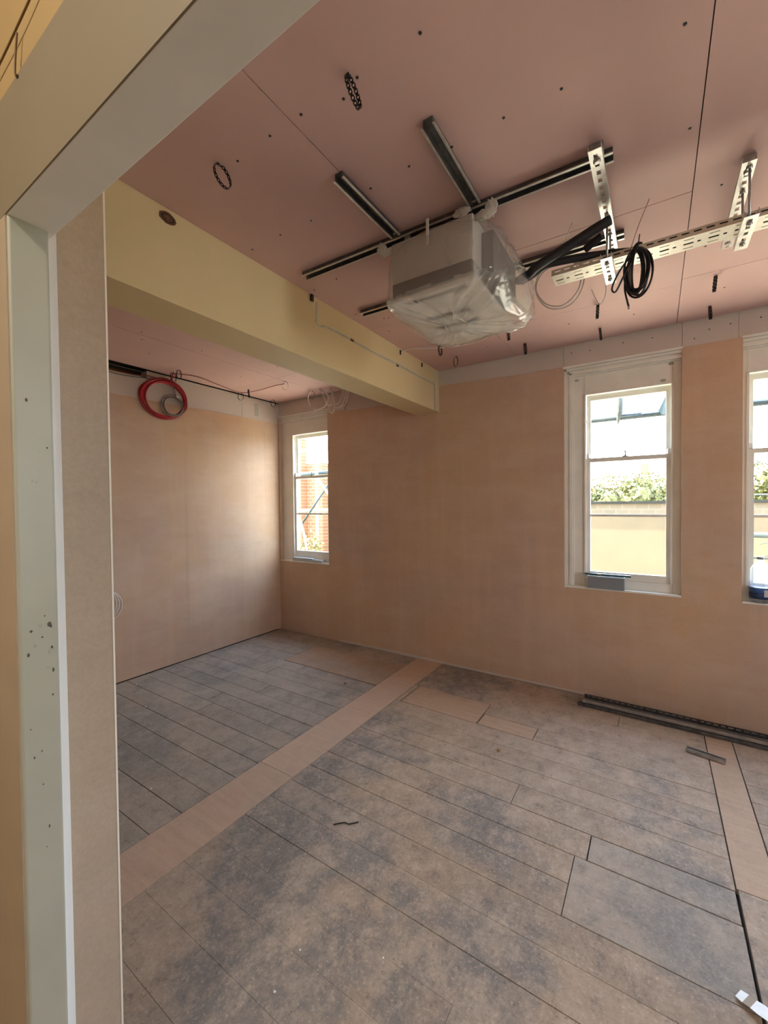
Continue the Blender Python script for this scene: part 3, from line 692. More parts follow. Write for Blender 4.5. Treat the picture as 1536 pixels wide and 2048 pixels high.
make_tray('cable_tray', 'perforated metal cable tray hanging below the ceiling from strut hangers', 2.75, (-0.388, 1.978, ZT), (1, 0, 0), (0, 1, 0), (0, 0, 1), 0.10, 0.024, M_TRAY)
make_tray('cable_tray', 'long perforated metal tray lying on floor against the window wall', 2.6, (-0.452, 3.372, 0.006), (0.99975, -0.0224, 0), (0.0224, 0.99975, 0), (0, 0, 1), 0.105, 0.030, M_GALVD)
for k, (yy, zz, lab) in enumerate(((3.345, 0.0015, 'thin galvanised stud on the floor along the tray, nearest the room'), (3.357, 0.026, 'thin galvanised stud lying on top beside the floor tray'))):
    o = channel('metal_stud', (-0.478+0.03*k, yy-0.0, zz), (2.15, yy-0.062, zz), 0.028, 0.022, 0.0022, M_GALV if k else M_GALVD, None, lip=0.006)
    tag(o, lab, 'metal stud', 'studs lying along the wall')
o = channel('metal_offcut', (0.158, 3.060, 0.001), (0.338, 3.018, 0.001), 0.026, 0.024, 0.002, M_GALV)
tag(o, 'short metal channel offcut lying on the floor before the tray', 'metal offcut')

# ---- air conditioning unit
ax0, ax1, ay0, ay1, az0, az1 = -0.990, -0.610, 1.605, 2.115, 2.392, 2.655
ac = empty('air_conditioner', ((ax0+ax1)/2, (ay0+ay1)/2, az0)); tag(ac, 'boxy ceiling air conditioning unit inside the polythene wrapping', 'air conditioner')
child(box('casing', (ax0, ay0, az0+0.08), (ax1, ay1, az1), M_ACGREY, None, 0.008), ac)
child(box('front_strip', (ax0+0.006, ay0-0.004, az0+0.012), (ax1-0.004, ay0+0.02, az0+0.082), M_ACDARK, None, 0.004), ac)
child(box('lower_casing', (ax0+0.01, ay0+0.018, az0+0.008), (ax1-0.01, ay1-0.01, az0+0.082), M_ACGREY), ac)
pn = child(box('bottom_panel', (ax0-0.015, ay0-0.015, az0-0.006), (ax1+0.015, ay1+0.015, az0+0.010), M_ACWHITE, None, 0.005), ac)
for k in range(10):
    x = ax0+0.07+k*0.028
    q = box('vent_slot', (x, ay0+0.012, az0-0.0075), (x+0.020, ay0+0.034, az0-0.005), M_SLOT); q.parent = pn; q.matrix_parent_inverse = Matrix.Identity(4)
for k in range(2):
    q = box('intake_slot', (ax0+0.06, ay0+0.20+k*0.12, az0-0.0075), (ax1-0.10, ay0+0.235+k*0.12, az0-0.005), M_SLOT); q.parent = pn; q.matrix_parent_inverse = Matrix.Identity(4)
child(box('electrics_box', (ax1, ay0+0.10, az0+0.05), (ax1+0.05, ay1-0.08, az1-0.03), M_ACDARK, None, 0.004), ac)
for x in (ax0+0.06, ax1-0.06):
    for y in (1.655, 2.172):
        child(box('hanging_bracket', (x-0.014, min(y, ay1)-0.012, az1-0.02), (x+0.014, y+0.012, HC-0.026), M_GALV), ac)
# ---- polythene wrapped round it
def hash_noise(a, b):
    return (math.sin(a*3.1+b*1.7)+math.sin(a*7.3-b*2.9+1.3)*0.6+math.sin(a*13.7+b*5.1+0.4)*0.4+math.sin(a*23.0-b*9.0)*0.22)/2.2
levels = [(2.690, -0.965, -0.590, 1.655, 2.13, 3.0), (2.660, -1.015, -0.560, 1.612, 2.16, 3.2), (2.625, -1.035, -0.535, 1.590, 2.18, 4.2), (2.58, -1.040, -0.510, 1.578, 2.20, 5.0), (2.53, -1.042, -0.495, 1.570, 2.20, 5.0),
          (2.48, -1.045, -0.488, 1.566, 2.20, 5.0), (2.435, -1.045, -0.490, 1.562, 2.20, 5.0), (2.402, -1.040, -0.505, 1.560, 2.19, 6.0), (2.384, -1.026, -0.530, 1.572, 2.17, 6.0), (2.374, -0.99, -0.58, 1.62, 2.13, 4.0), (2.366, -0.93, -0.66, 1.70, 2.05, 3.0), (2.360, -0.86, -0.74, 1.80, 1.95, 2.0)]
NB = 120; bm = bmesh.new(); rings = []
LV = []
for a, b in zip(levels, levels[1:]):
    for k in range(3): LV.append(tuple(p+(q_-p)*k/3 for p, q_ in zip(a, b)))
LV.append(levels[-1])
for li, (z, x0, x1, y0, y1, ex) in enumerate(LV):
    cx, cy, hx, hy = (x0+x1)/2, (y0+y1)/2, (x1-x0)/2, (y1-y0)/2; ring = []
    t = li/(len(LV)-1)
    for k in range(NB):
        a = 2*PI*k/NB; c, s = math.cos(a), math.sin(a)
        px = math.copysign(abs(c)**(2/ex), c); py = math.copysign(abs(s)**(2/ex), s)
        right = max(0, c)
        amp = 0.0025+0.015*right**2*(1 if z < 2.6 else .5)+(0.005 if li < 5 else 0)
        n = hash_noise(a*3.0+0.6*t*3, t*6.0)*amp+abs(math.sin(a*9+t*5))*amp*0.6
        sag = 0.0
        if z < 2.40: sag = 0.012*hash_noise(a*2.0, 3.0)*t-0.020*math.exp(-((c*hx+0.08)**2+(s*hy-0.14)**2)/0.05)
        X_, Y_ = cx+px*hx, cy+py*hy
        if z < 2.395:
            th = math.atan2(Y_-2.17, X_+0.53); rr_ = math.hypot(Y_-2.17, X_+0.53); sag += 0.007*math.sin(th*26+math.sin(th*9)*1.5)*min(1, rr_*6)*max(0.15, 1-rr_*1.6)
        ring.append(bm.verts.new((cx+px*hx+c*n, cy+py*hy+s*n, z+sag+0.004*hash_noise(a*5, t*9))))
    rings.append(ring)
for A, B in zip(rings, rings[1:]):
    for k in range(NB): bm.faces.new((A[k], B[k], B[(k+1) % NB], A[(k+1) % NB]))
bm.faces.new(rings[-1])
fix(bm)
for f in bm.faces:
    f.smooth = True
    if f.calc_center_median().z < 2.40: f.material_index = 1
sheet = tag(mesh_obj('plastic_wrapping', bm, [M_FILM, M_FILMB]), 'crumpled translucent polythene wrapped around the ceiling unit', 'plastic sheet')
def knot(cx, cy, cz, rx, ry, rz, seed):
    r2 = random.Random(seed); bm = bmesh.new(); bmesh.ops.create_icosphere(bm, subdivisions=3, radius=1)
    for v in bm.verts:
        n = v.co.normalized(); f = 1+0.28*hash_noise(n.x*3+seed, n.z*3+n.y*2)+r2.uniform(-.07, .07)
        v.co = Vector((cx+n.x*rx*f, cy+n.y*ry*f, cz+n.z*rz*f))
    fix(bm); return mesh_obj('gathered_knot', bm, M_FILMT, sheet)
knot(-1.035, 1.600, 2.650, 0.022, 0.018, 0.026, 2); knot(-1.02, 1.60, 2.628, 0.028, 0.016, 0.016, 9)
knot(-0.545, 1.640, 2.668, 0.022, 0.020, 0.032, 5); knot(-0.570, 1.625, 2.640, 0.035, 0.014, 0.022, 6); knot(-0.655, 1.605, 2.672, 0.035, 0.012, 0.018, 8)
box('white_tie', (-0.809, 1.588, 2.585), (-0.797, 1.592, 2.693), simple('tie_white', (0.72, 0.69, 0.62), 0.5), sheet)

# ---- lagged pipes
tag(tube('lagged_pipe', [(-0.535, 1.985, 2.53), (-0.47, 1.935, 2.520), (-0.43, 1.912, 2.530), (-0.30, 1.920, 2.581), (-0.20, 1.920, 2.615), (-0.152, 1.924, 2.631)], 0.0195, M_RUBBER, None, 14), 'thick black foam lagged pipe rising from the wrapped unit to the strut', 'pipe', 'black lagged pipes')
tag(tube('lagged_pipe', [(-0.53, 2.03, 2.545), (-0.46, 1.975, 2.535), (-0.40, 1.955, 2.546), (-0.29, 1.985, 2.552), (-0.15, 2.035, 2.552), (0.0, 2.048, 2.522), (0.1, 2.05, 2.5195), (1.2, 2.05, 2.5195), (2.3, 2.05, 2.5195)], 0.0165, M_RUBBER, None, 12), 'thinner black lagged pipe running level onto the cable tray', 'pipe', 'black lagged pipes')
tag(tube('lagged_pipe', [(-0.255, 1.995, 2.583), (-0.21, 1.978, 2.598), (-0.188, 1.972, 2.606)], 0.015, M_RUBBER, None, 12), 'short cut end of black lagging tucked behind the thick pipe', 'pipe', 'black lagged pipes')
for yy, rr0, lab in ((2.006, 0.0155, 'black pipe added in the cable tray to darken its slots'),):
    tag(tube('lagged_pipe', [(-0.06, yy, ZT+0.0175), (1.0, yy, ZT+0.0175), (2.3, yy, ZT+0.0175)], rr0, M_RUBBER, None, 10), lab, 'pipe', 'black lagged pipes')  # extra pipe added so the tray slots look dark from below
# ---- black cable coil hung on the tray
bm = bmesh.new(); rk = random.Random(21)
def ellipse_pts(c, U, V, a, b, n=18, ph=0.0):
    c, U, V = Vector(c), Vector(U).normalized(), Vector(V).normalized()
    return [c+U*(a*math.cos(2*PI*k/n+ph))+V*(b*math.sin(2*PI*k/n+ph)) for k in range(n)]
for k in range(8):
    a = 0.020+0.030*k/7+rk.uniform(-.004, .004); b = 0.088+rk.uniform(-.012, .008)
    an = rk.uniform(-.5, .5)
    bm_tube(bm, spline(ellipse_pts((-0.062+rk.uniform(-.006, .006), 1.958+rk.uniform(-.012, .008), 2.408+rk.uniform(-.01, .01)), (math.cos(an), math.sin(an), 0.1), (0.05*rk.uniform(-1, 1), 0, 1), a, b), 2, True), 0.0042, 6, True)
bm_tube(bm, spline([(-0.085, 1.955, 2.48), (-0.125, 1.94, 2.42), (-0.148, 1.93, 2.36), (-0.135, 1.935, 2.345), (-0.108, 1.94, 2.40), (-0.075, 1.955, 2.47)], 6), 0.0038, 6)
bm_tube(bm, spline([(-0.10, 1.95, 2.44), (-0.105, 1.955, 2.36), (-0.096, 1.962, 2.305), (-0.091, 1.965, 2.285)], 6), 0.0036, 6)
bm_tube(bm, spline([(-0.075, 1.965, 2.49), (-0.070, 1.97, 2.515), (-0.06, 1.975, 2.53), (-0.05, 1.99, 2.534)], 5), 0.007, 8)
fix(bm)
coil = tag(mesh_obj('cable_coil', bm, M_CABLEB), 'coil of black cable hanging from the cable tray', 'cable coil')
for nm, pts, r, mt in (('wire_tail', [(-0.088, 1.962, 2.50), (-0.06, 1.98, 2.60), (-0.022, 2.012, 2.715)], 0.0012, M_EARTH), ('wire_tail', [(-0.062, 1.968, 2.50), (-0.054, 1.965, 2.56)], 0.0022, M_CABLEB), ('copper_end', [(-0.091, 1.965, 2.286), (-0.090, 1.966, 2.272)], 0.0045, M_CABLEW)):
    tube(nm, pts, r, mt, coil, 6)
# ---- white cables round the unit
bm = bmesh.new()
for k, off in enumerate((0.0, 0.014)):
    bm_tube(bm, spline([(-0.42+off, 2.24, 2.70), (-0.505+off, 2.25, 2.66), (-0.515, 2.25, 2.575+off), (-0.470, 2.25, 2.497+off), (-0.401, 2.25, 2.466+off), (-0.335-off, 2.25, 2.486+off), (-0.296-off, 2.25, 2.555), (-0.30-off, 2.26, 2.64), (-0.36, 2.26, 2.705)], 6), 0.0034, 6)
fix(bm); tag(mesh_obj('white_cable', bm, M_CABLEW), 'white cable looped in a ring behind the lagged pipes', 'cable')
tag(tube('white_cable', [(-0.21, 2.262, 2.60), (-0.198, 2.255, 2.50), (-0.225, 2.25, 2.442), (-0.30, 2.6, 2.68), (-0.30, 2.90, 2.7175)], 0.0022, M_CABLEW, None, 6), 'thin white cable curving down behind the strut hanger', 'cable')
tag(tube('white_cable', [(-0.346, 1.93, 2.585), (-0.326, 1.922, 2.60), (-0.305, 1.902, 2.628), (-0.288, 1.888, 2.650)], 0.003, M_CABLEW, None, 6), 'stiff white cable end poking up over the thick black pipe', 'cable')
tag(tube('white_cable', [(XB+0.006, 2.85, 2.700), (-1.62, 2.862, 2.706), (-1.56, 2.868, 2.702), (-1.396, 2.962, 2.701), (-1.213, 3.01, 2.700), (-1.047, 2.985, 2.704), (-0.9, 2.8, 2.713), (-0.82, 2.5, 2.7165), (-0.8, 2.2, 2.7165)], 0.0045, M_CABLEW, None, 8), 'white flex running across the ceiling from beam to wrapped unit', 'cable')

# ---- perforated steel band loops hanging from the ceiling
def loop_mesh(name, hgt, wid, bw, nl):
    bm = bmesh.new(); rx, rz = wid/2, hgt/2
    def P(t, v, off=0.0):
        a = PI/2+2*PI*t
        return Vector(((rx-off)*math.cos(a), v*bw, -rz+(rz-off)*math.sin(a)))
    for off, flip in ((0.0, False), (0.0014, True)):
        for i in range(nl):
            t0 = i/nl; dt = 1/nl
            outer = [(0, .30), (.25, .5), (.75, .5), (1, .30), (1, -.30), (.75, -.5), (.25, -.5), (0, -.30)]
            inner = [(.30, .12), (.40, .26), (.60, .26), (.70, .12), (.70, -.12), (.60, -.26), (.40, -.26), (.30, -.12)]
            O = [bm.verts.new(P(t0+u*dt, v, off)) for u, v in outer]; I = [bm.verts.new(P(t0+u*dt, v, off)) for u, v in inner]
            for k in range(8):
                q = (O[k], O[(k+1) % 8], I[(k+1) % 8], I[k]); bm.faces.new(q[::-1] if flip else q)
    # join the two skins along the outer rims
    rim = 2
    bmesh.ops.remove_doubles(bm, verts=bm.verts[:], dist=0.0001)
    for v in (0.0022, -0.0):
        bm_tube(bm, [(0, 0, 0.0), (0, 0, -0.004+v)], 0.004, 6)
    me = bpy.data.meshes.new(name); bm.to_mesh(me); bm.free(); me.materials.append(M_BLACK); return me
LOOP = {'big': loop_mesh('band_loop', 0.098, 0.052, 0.012, 18), 'mid': loop_mesh('band_loop', 0.085, 0.064, 0.012, 16), 'slim': loop_mesh('band_loop', 0.085, 0.036, 0.016, 14)}
def face_cam(x, y): return math.atan2(-x, y)   # rotation putting the loop's plane square to the camera
for kind, x, y, rot, lab in (
    ('big', -.735, .965, 0.95, 'black perforated band loop on the ceiling nearest the camera, largest of all'),
    ('mid', -1.311, .954, 0.62, 'round black band loop on the ceiling just above the cream beam'),
    ('slim', -1.394, 3.266, 0.4, 'slim black band loop between the beam end and the wrapped unit'),
    ('slim', -1.395, 2.955, 0.9, 'black band loop half hidden under the wrapped unit beside the white flex'),
    ('slim', -.869, 2.954, 1.3, 'black band loop just below the right corner of the wrapped unit'),
    ('slim', -.842, 3.305, 1.25, 'black band loop on the ceiling close above the window wall, left of the window'),
    ('slim', -.330, 3.324, 1.5, 'black band loop on the ceiling directly above the middle window'),
    ('slim', -.301, 2.924, 1.5, 'black band loop at the end of the thin white cable'),
    ('slim', .274, 2.916, 1.5, 'black band loop on the ceiling joint under the right hanger'),
    ('slim', .285, 3.340, 1.4, 'black band loop above the wall between the two right windows'),
    ('mid', -3.70, 2.172, 0.75, 'band loop in the bay holding the top of the red coil'),
    ('mid', -3.585, 2.162, 0.95, 'band loop in the bay just right of the red coil'),
    ('mid', -3.765, 2.966, 0.5, 'band loop at the bay wall top, left of the pair near the corner'),
    ('slim', -3.60, 2.934, 1.4, 'dark edge-on band loop on the bay ceiling over the side wall'),
    ('mid', -3.72, 3.376, 0.6, 'band loop in the bay corner above the narrow window'),
    ('mid', -3.072, 2.951, 0.1, 'round band loop on the bay ceiling by the ceiling joint'),
    ('mid', -3.098, 3.358, 0.15, 'round band loop on the bay ceiling left of the white cable bundle')):
    o = link(bpy.data.objects.new('band_loop', LOOP[kind]))
    lean = 0.30 if y < 1.2 else 0.10*math.sin(x*9+y*5)
    o.matrix_world = Matrix.Translation((x, y, HC+0.0005)) @ Matrix.Rotation(lean, 4, Vector((-x, -y, 0)).normalized()) @ Matrix.Rotation(face_cam(x, y)+rot, 4, 'Z')
    tag(o, lab, 'band loop', 'perforated steel band loops on the ceiling')

# ================================================================== THE BAY
# red alarm cable coil on the side wall
bm = bmesh.new(); rk = random.Random(4)
for k in range(11):
    a = 0.200+rk.uniform(-.018, .020); b = 0.168+rk.uniform(-.016, .018)
    c = (XL+0.030+rk.uniform(-.014, .016), 2.138+rk.uniform(-.008, .010), 2.487+rk.uniform(-.012, .006))
    bm_tube(bm, spline(ellipse_pts(c, (rk.uniform(-.03, .03), 1, rk.uniform(-.12, .02)), (rk.uniform(-.05, .05), 0.08, 1), a, b, 20), 2, True), 0.0062, 6, True)
fix(bm); red = tag(mesh_obj('red_cable_coil', bm, M_RED), 'coil of red cable hanging high on the bay side wall', 'cable coil')
tube('tail', [(-3.775, 2.19, 2.66), (-3.72, 2.178, 2.685), (-3.70, 2.17, 2.71)], 0.006, M_RED, red, 6)
bm = bmesh.new()
for k in range(5):
    a = 0.098+rk.uniform(-.02, .016); b = 0.100+rk.uniform(-.02, .012)
    bm_tube(bm, spline(ellipse_pts((XL+0.055+rk.uniform(-.01, .01), 2.215+rk.uniform(-.012, .02), 2.435+rk.uniform(-.01, .01)), (0, 1, 0), (0, 0, 1), a, b, 16), 2, True), 0.0040, 6, True)
fix(bm); gc = tag(mesh_obj('grey_cable_coil', bm, M_CABLEG), 'smaller coil of thin grey cable inside the red coil', 'cable coil')
tube('tail', [(XL+0.05, 2.24, 2.525), (XL+0.045, 2.225, 2.58), (XL+0.05, 2.20, 2.64)], 0.0035, M_CABLEG, gc, 6)
box('white_tie', (XL+0.045, 2.236, 2.515), (XL+0.062, 2.262, 2.535), simple('tie_white', (0.72, 0.69, 0.62), 0.5), gc)
# wires along the top of the bay wall
tag(tube('red_wire', [(XL-0.02, 1.2, 2.675), (XL+0.01, 1.67, 2.645), (XL+0.012, 1.88, 2.648), (XL+0.012, 2.0, 2.668), (XL+0.02, 2.13, 2.662)], 0.005, M_EARTH, None, 6), 'dark red wire coming out of the ceiling slot to the coil', 'cable')
tag(tube('grey_wire', [(XL-0.03, 1.2, 2.66), (XL+0.012, 1.62, 2.628), (XL+0.018, 1.78, 2.620), (XL+0.014, 1.95, 2.640), (XL+0.012, 2.10, 2.66)], 0.004, M_CABLEG, None, 6), 'grey wire drooping from the ceiling slot over the bay wall', 'cable')
tag(tube('grey_wire', [(-3.70, 2.17, 2.712), (-3.62, 2.35, 2.7165), (-3.68, 2.65, 2.712), (-3.72, 2.92, 2.706), (-3.50, 2.98, 2.708), (-3.25, 2.97, 2.712), (-3.08, 2.95, 2.70)], 0.0036, M_EARTH, None, 6), 'thin brown wire strung along the bay ceiling between band loops', 'cable')
# bundle of white cable tails
bm = bmesh.new()
for pts in ([(-2.97, 3.34, 2.718), (-2.90, 3.40, 2.65), (-2.98, 3.44, 2.56), (-3.10, 3.44, 2.538), (-3.15, 3.44, 2.546)], [(-2.85, 3.38, 2.718), (-2.84, 3.42, 2.62), (-2.85, 3.44, 2.52), (-2.885, 3.45, 2.475), (-2.92, 3.45, 2.49)],
            [(-2.74, 3.44, 2.718), (-2.745, 3.45, 2.66), (-2.80, 3.46, 2.58), (-2.85, 3.46, 2.562)], [(-2.70, 3.44, 2.718), (-2.70, 3.45, 2.65), (-2.75, 3.46, 2.56), (-2.82, 3.47, 2.525), (-2.86, 3.46, 2.54)],
            [(-2.68, 3.46, 2.718), (-2.69, 3.47, 2.64), (-2.73, 3.48, 2.56), (-2.79, 3.48, 2.53)], [(-3.05, 3.30, 2.718), (-3.17, 3.38, 2.66), (-3.17, 3.42, 2.58)], [(-3.0, 3.40, 2.718), (-2.97, 3.42, 2.64), (-2.94, 3.43, 2.565), (-2.88, 3.44, 2.56)]):
    bm_tube(bm, spline(pts, 6), 0.0058, 6)
fix(bm); tag(mesh_obj('cable_bundle', bm, simple('bright_white_cable', (0.85, 0.80, 0.75), 0.45)), 'bunch of white cable tails drooping above the narrow bay window', 'cables')
bm = bmesh.new()
for k in range(3):
    bm_tube(bm, spline(ellipse_pts((XL+0.02+0.006*k, 1.612-0.012*k, 0.675+0.01*k), (0, 1, 0), (0, 0, 1), 0.128-0.012*k, 0.125-0.006*k, 18), 2, True), 0.0042, 6, True)
bm_tube(bm, spline([(XL+0.012, 1.60, 0.80), (XL+0.012, 1.55, 0.9), (XL+0.006, 1.53, 1.0)], 5), 0.0042, 6)
fix(bm); tag(mesh_obj('white_cable_coil', bm, M_CABLEW), 'loose white cable coil low on the bay wall beside the pier', 'cable coil')

# ================================================================== THINGS ON SILLS AND FLOOR
ZSILL = ZO0+0.010
tr = empty('plastic_trough', (-0.315, D, ZSILL)); tag(tr, 'grey plastic trough standing on the middle window sill', 'trough')
bm = bmesh.new()
bx0, bx1, by0, by1, bz0, bz1, tk = -0.430, -0.192, D-0.024, D+0.040, ZSILL, ZSILL+0.095, 0.004
bm_box(bm, (bx0, by0, bz0), (bx1, by1, bz0+tk)); bm_box(bm, (bx0, by0, bz0+tk), (bx0+tk, by1, bz1)); bm_box(bm, (bx1-tk, by0, bz0+tk), (bx1, by1, bz1)); bm_box(bm, (bx0+tk, by0, bz0+tk), (bx1-tk, by0+tk, bz1)); bm_box(bm, (bx0+tk, by1-tk, bz0+tk), (bx1-tk, by1, bz1))
child(mesh_obj('tub', bm, M_GREYPL), tr)
bm = bmesh.new()
for a, b in (((bx0-0.006, by0-0.006, bz1-0.006), (bx1+0.006, by0, bz1+0.001)), ((bx0-0.006, by1, bz1-0.006), (bx1+0.006, by1+0.006, bz1+0.001)), ((bx0-0.006, by0, bz1-0.006), (bx0, by1, bz1+0.001)), ((bx1, by0, bz1-0.006), (bx1+0.006, by1, bz1+0.001))): bm_box(bm, a, b)
child(mesh_obj('rim', bm, simple('trough_rim', (0.42, 0.47, 0.46), 0.45)), tr)
lev = empty('spirit_level', (-0.305, D+0.01, bz1+0.001)); tag(lev, 'slim dark green bar resting across the top of the grey trough', 'level')
child(box('bar', (-0.455, D+0.006, bz1+0.0015), (-0.150, D+0.020, bz1+0.015), simple('dark_green_bar', (0.03, 0.055, 0.05), 0.4), None, 0.002), lev)
child(box('end_cap', (-0.470, D+0.004, bz1+0.0015), (-0.455, D+0.022, bz1+0.018), simple('cap_grey', (0.25, 0.25, 0.24), 0.4), None, 0.003), lev)
child(box('vial', (-0.37, D+0.0045, bz1+0.008), (-0.34, D+0.0062, bz1+0.013), simple('vial_yellow', (0.6, 0.55, 0.1), 0.3)), lev)
# window 1 sill: flat pale box
t2 = empty('paint_tray', (-3.37, D+0.02, ZSILL)); tag(t2, 'flat pale grey box lying on the narrow bay window sill', 'tray')
M_PALE = simple('pale_grey_plastic', (0.50, 0.52, 0.52), 0.5, var=0.08, scale=30)
child(box('base', (-3.60, D-0.005, ZSILL), (-3.15, D+0.048, ZSILL+0.030), M_PALE, None, 0.003), t2); child(box('lid', (-3.605, D-0.008, ZSILL+0.030), (-3.28, D+0.050, ZSILL+0.042), M_PALE, None, 0.003), t2)
# window 3 sill: bottle and orange tub
bx, by = 0.566, D+0.012
bt = empty('water_bottle', (bx, by, ZSILL)); tag(bt, 'clear plastic bottle with blue label on the right window sill', 'bottle')
prof = [(0.040, 0.0), (0.053, 0.006), (0.054, 0.02)]
for k in range(5): prof += [(0.054, 0.115+k*0.020), (0.050, 0.123+k*0.020), (0.054, 0.131+k*0.020)] if False else [(0.0535, 0.118+k*0.018), (0.0500, 0.126+k*0.018)]
prof += [(0.0535, 0.208), (0.047, 0.225), (0.030, 0.252), (0.016, 0.270), (0.015, 0.282)]
bm = bmesh.new(); bm_lathe(bm, prof, (bx, by, ZSILL), 28); fix(bm); child(mesh_obj('bottle_body', bm, M_PET), bt)
bm = bmesh.new(); bm_lathe(bm, [(0.0548, 0.028), (0.0548, 0.066)], (bx, by, ZSILL), 28); fix(bm); child(mesh_obj('label_lower', bm, M_NAVY), bt)
bm = bmesh.new(); bm_lathe(bm, [(0.0548, 0.066), (0.0548, 0.100)], (bx, by, ZSILL), 28); fix(bm); child(mesh_obj('label_upper', bm, M_BLUE), bt)
child(box('label_panel', (bx+0.010, by-0.0556, ZSILL+0.045), (bx+0.034, by-0.044, ZSILL+0.088), simple('label_white', (0.55, 0.58, 0.62), 0.4)), bt)
bm = bmesh.new(); bm_lathe(bm, [(0.0175, 0.278), (0.0180, 0.281), (0.0180, 0.292), (0.0165, 0.294)], (bx, by, ZSILL), 20); fix(bm); child(mesh_obj('cap', bm, simple('cap_grey', (0.25, 0.25, 0.24), 0.4)), bt)
ot = empty('orange_tub', (0.685, D+0.014, ZSILL)); tag(ot, 'orange plastic tub beside the bottle at the right picture edge', 'tub')
bm = bmesh.new(); bm_lathe(bm, [(0.040, 0), (0.042, 0.004), (0.046, 0.17), (0.046, 0.175)], (0.682, D+0.006, ZSILL), 24); fix(bm); child(mesh_obj('tub_body', bm, M_ORANGE), ot)
bm = bmesh.new(); bm_lathe(bm, [(0.049, 0.172), (0.049, 0.188), (0.045, 0.191)], (0.682, D+0.006, ZSILL), 24); fix(bm); child(mesh_obj('lid', bm, M_GREYPL), ot)
# strip of white tape bottom right
bm = bmesh.new(); prev = None; rk = random.Random(8)
for i in range(15):
    t = i/14; c = Vector((0.212+0.23*t, 1.612-0.125*t-0.02*t*t, 0.004+0.016*math.sin(t*PI*0.9+0.3)**2)); d = Vector((0.23, -0.15, 0)).normalized(); n = Vector((-d.y, d.x, 0)); wv = 0.020*(0.78+0.22*min(1, t*5))+rk.uniform(-.0012, .0012)
    row = [bm.verts.new(c-n*wv), bm.verts.new(c+n*wv+Vector((0, 0, 0.004))), bm.verts.new(c+n*wv+Vector((0, 0, 0.0052))), bm.verts.new(c-n*wv+Vector((0, 0, 0.0012)))]
    if prev:
        for k in range(4):
            f = bm.faces.new((prev[k], prev[(k+1) % 4], row[(k+1) % 4], row[k])); f.material_index = 1 if i in (2, 9) else 0
    else: bm.faces.new(row)
    prev = row
bm.faces.new(prev[::-1]); fix(bm)
tag(mesh_obj('tape_strip', bm, [M_TAPE, M_TAPEB]), 'crumpled strip of white tape on the floor at bottom right', 'tape')
# crumbs and scraps
def crumb(name, x, y, s, mat, lab, cat, group=None, flat=0.5):
    r2 = random.Random(int(x*1000)+int(y*777)); bm = bmesh.new(); bmesh.ops.create_icosphere(bm, subdivisions=1, radius=s)
    for v in bm.verts: v.co = Vector((v.co.x*r2.uniform(.7, 1.4), v.co.y*r2.uniform(.6, 1.1), v.co.z*flat*r2.uniform(.8, 1.1)))
    mz = min(v.co.z for v in bm.verts); fix(bm)
    o = mesh_obj(name, bm, mat); o.location = (x, y, -mz+0.0015); tag(o, lab, cat, group)
CRUMBS = {(-3.66, 1.775): 'white plaster crumb against the foot of the bay side wall', (-3.19, 1.61): 'white plaster crumb on the bay floor close to the nib edge', (-2.24, 1.148): 'white plaster crumb on the bay boards beside the near pale strip', (-3.4, 2.3): 'tiny white crumb near the side wall in mid bay', (-2.9, 1.9): 'tiny white crumb in the middle of the bay floor', (-1.37, 1.24): 'white crumb on the boards just right of the pale strip', (-1.0, .99): 'tiny white crumb on the near floor, left one of two close together', (-.98, .86): 'white crumb on the floor nearest the camera', (-1.02, 1.98): 'tiny white crumb in the middle of the main floor', (-2.6, 3.2): 'white crumb on the tan patch at the back of the bay', (-.75, 1.12): 'tiny white crumb on the near floor, farthest from the strip'}
for x, y, s in ((-3.66, 1.775, .008), (-3.19, 1.61, .008), (-2.24, 1.148, .005), (-3.4, 2.3, .005), (-2.9, 1.9, .005), (-1.37, 1.24, .004), (-1.0, .99, .004), (-.98, .86, .005), (-1.02, 1.98, .004), (-2.6, 3.2, .006), (-.75, 1.12, .004)):
    crumb('plaster_crumb', x, y, s, M_CRUMB, CRUMBS[(x, y)], 'crumb', 'plaster crumbs scattered on the floor')
crumb('ochre_scrap', -2.16, 2.70, .013, M_OCHRE, 'ochre scrap on the bay floor left of the pale strip', 'scrap', None, .8); crumb('ochre_scrap', -.79, 2.456, .012, M_OCHRE, 'ochre scrap on the floorboards right of the pale strip', 'scrap', None, .6)
tag(tube('splinter', [(-1.26, 1.475, .0035), (-1.225, 1.51, .004), (-1.20, 1.515, .0045), (-1.17, 1.55, .0035)], 0.0028, M_DARK, None, 5), 'dark crooked splinter lying in the middle of the floor', 'splinter')
# ================================================================== CORRIDOR BEHIND THE CAMERA
M_CWALL = simple('corridor_wall_paint', (0.62, 0.52, 0.38), 0.7, var=0.04, scale=2)
struct(box('wall_corridor_back', (-3.2, -1.9, 0), (XR+0.1, -1.75, 3.0), M_CWALL), 'painted corridor wall behind the camera', 'wall')
struct(box('wall_corridor_end', (-3.25, -1.9, 0), (-3.1, YD0, 3.0), M_CWALL), 'painted end wall of the corridor', 'wall')
struct(box('wall_corridor_far', (XR, -1.9, 0), (XR+0.15, YD0, 3.0), M_CWALL), 'painted far end wall of the corridor', 'wall')
struct(box('ceiling_corridor', (-3.25, -1.9, 2.95), (XR+0.15, YD0+0.02, 3.05), M_CWALL), 'painted corridor ceiling behind the camera', 'ceiling')
struct(box('ceiling_roof', (-4.1, -2.0, 3.06), (XR+WT+0.05, D+WT+0.05, 3.3), M_CWALL), 'roof slab over the rooms', 'roof')
lamp = empty('fill_lamp', (-0.6, -0.9, 2.95)); tag(lamp, 'round opal lamp added unseen in the corridor as fill light', 'lamp')  # lamp added behind the camera to brighten the doorway and room
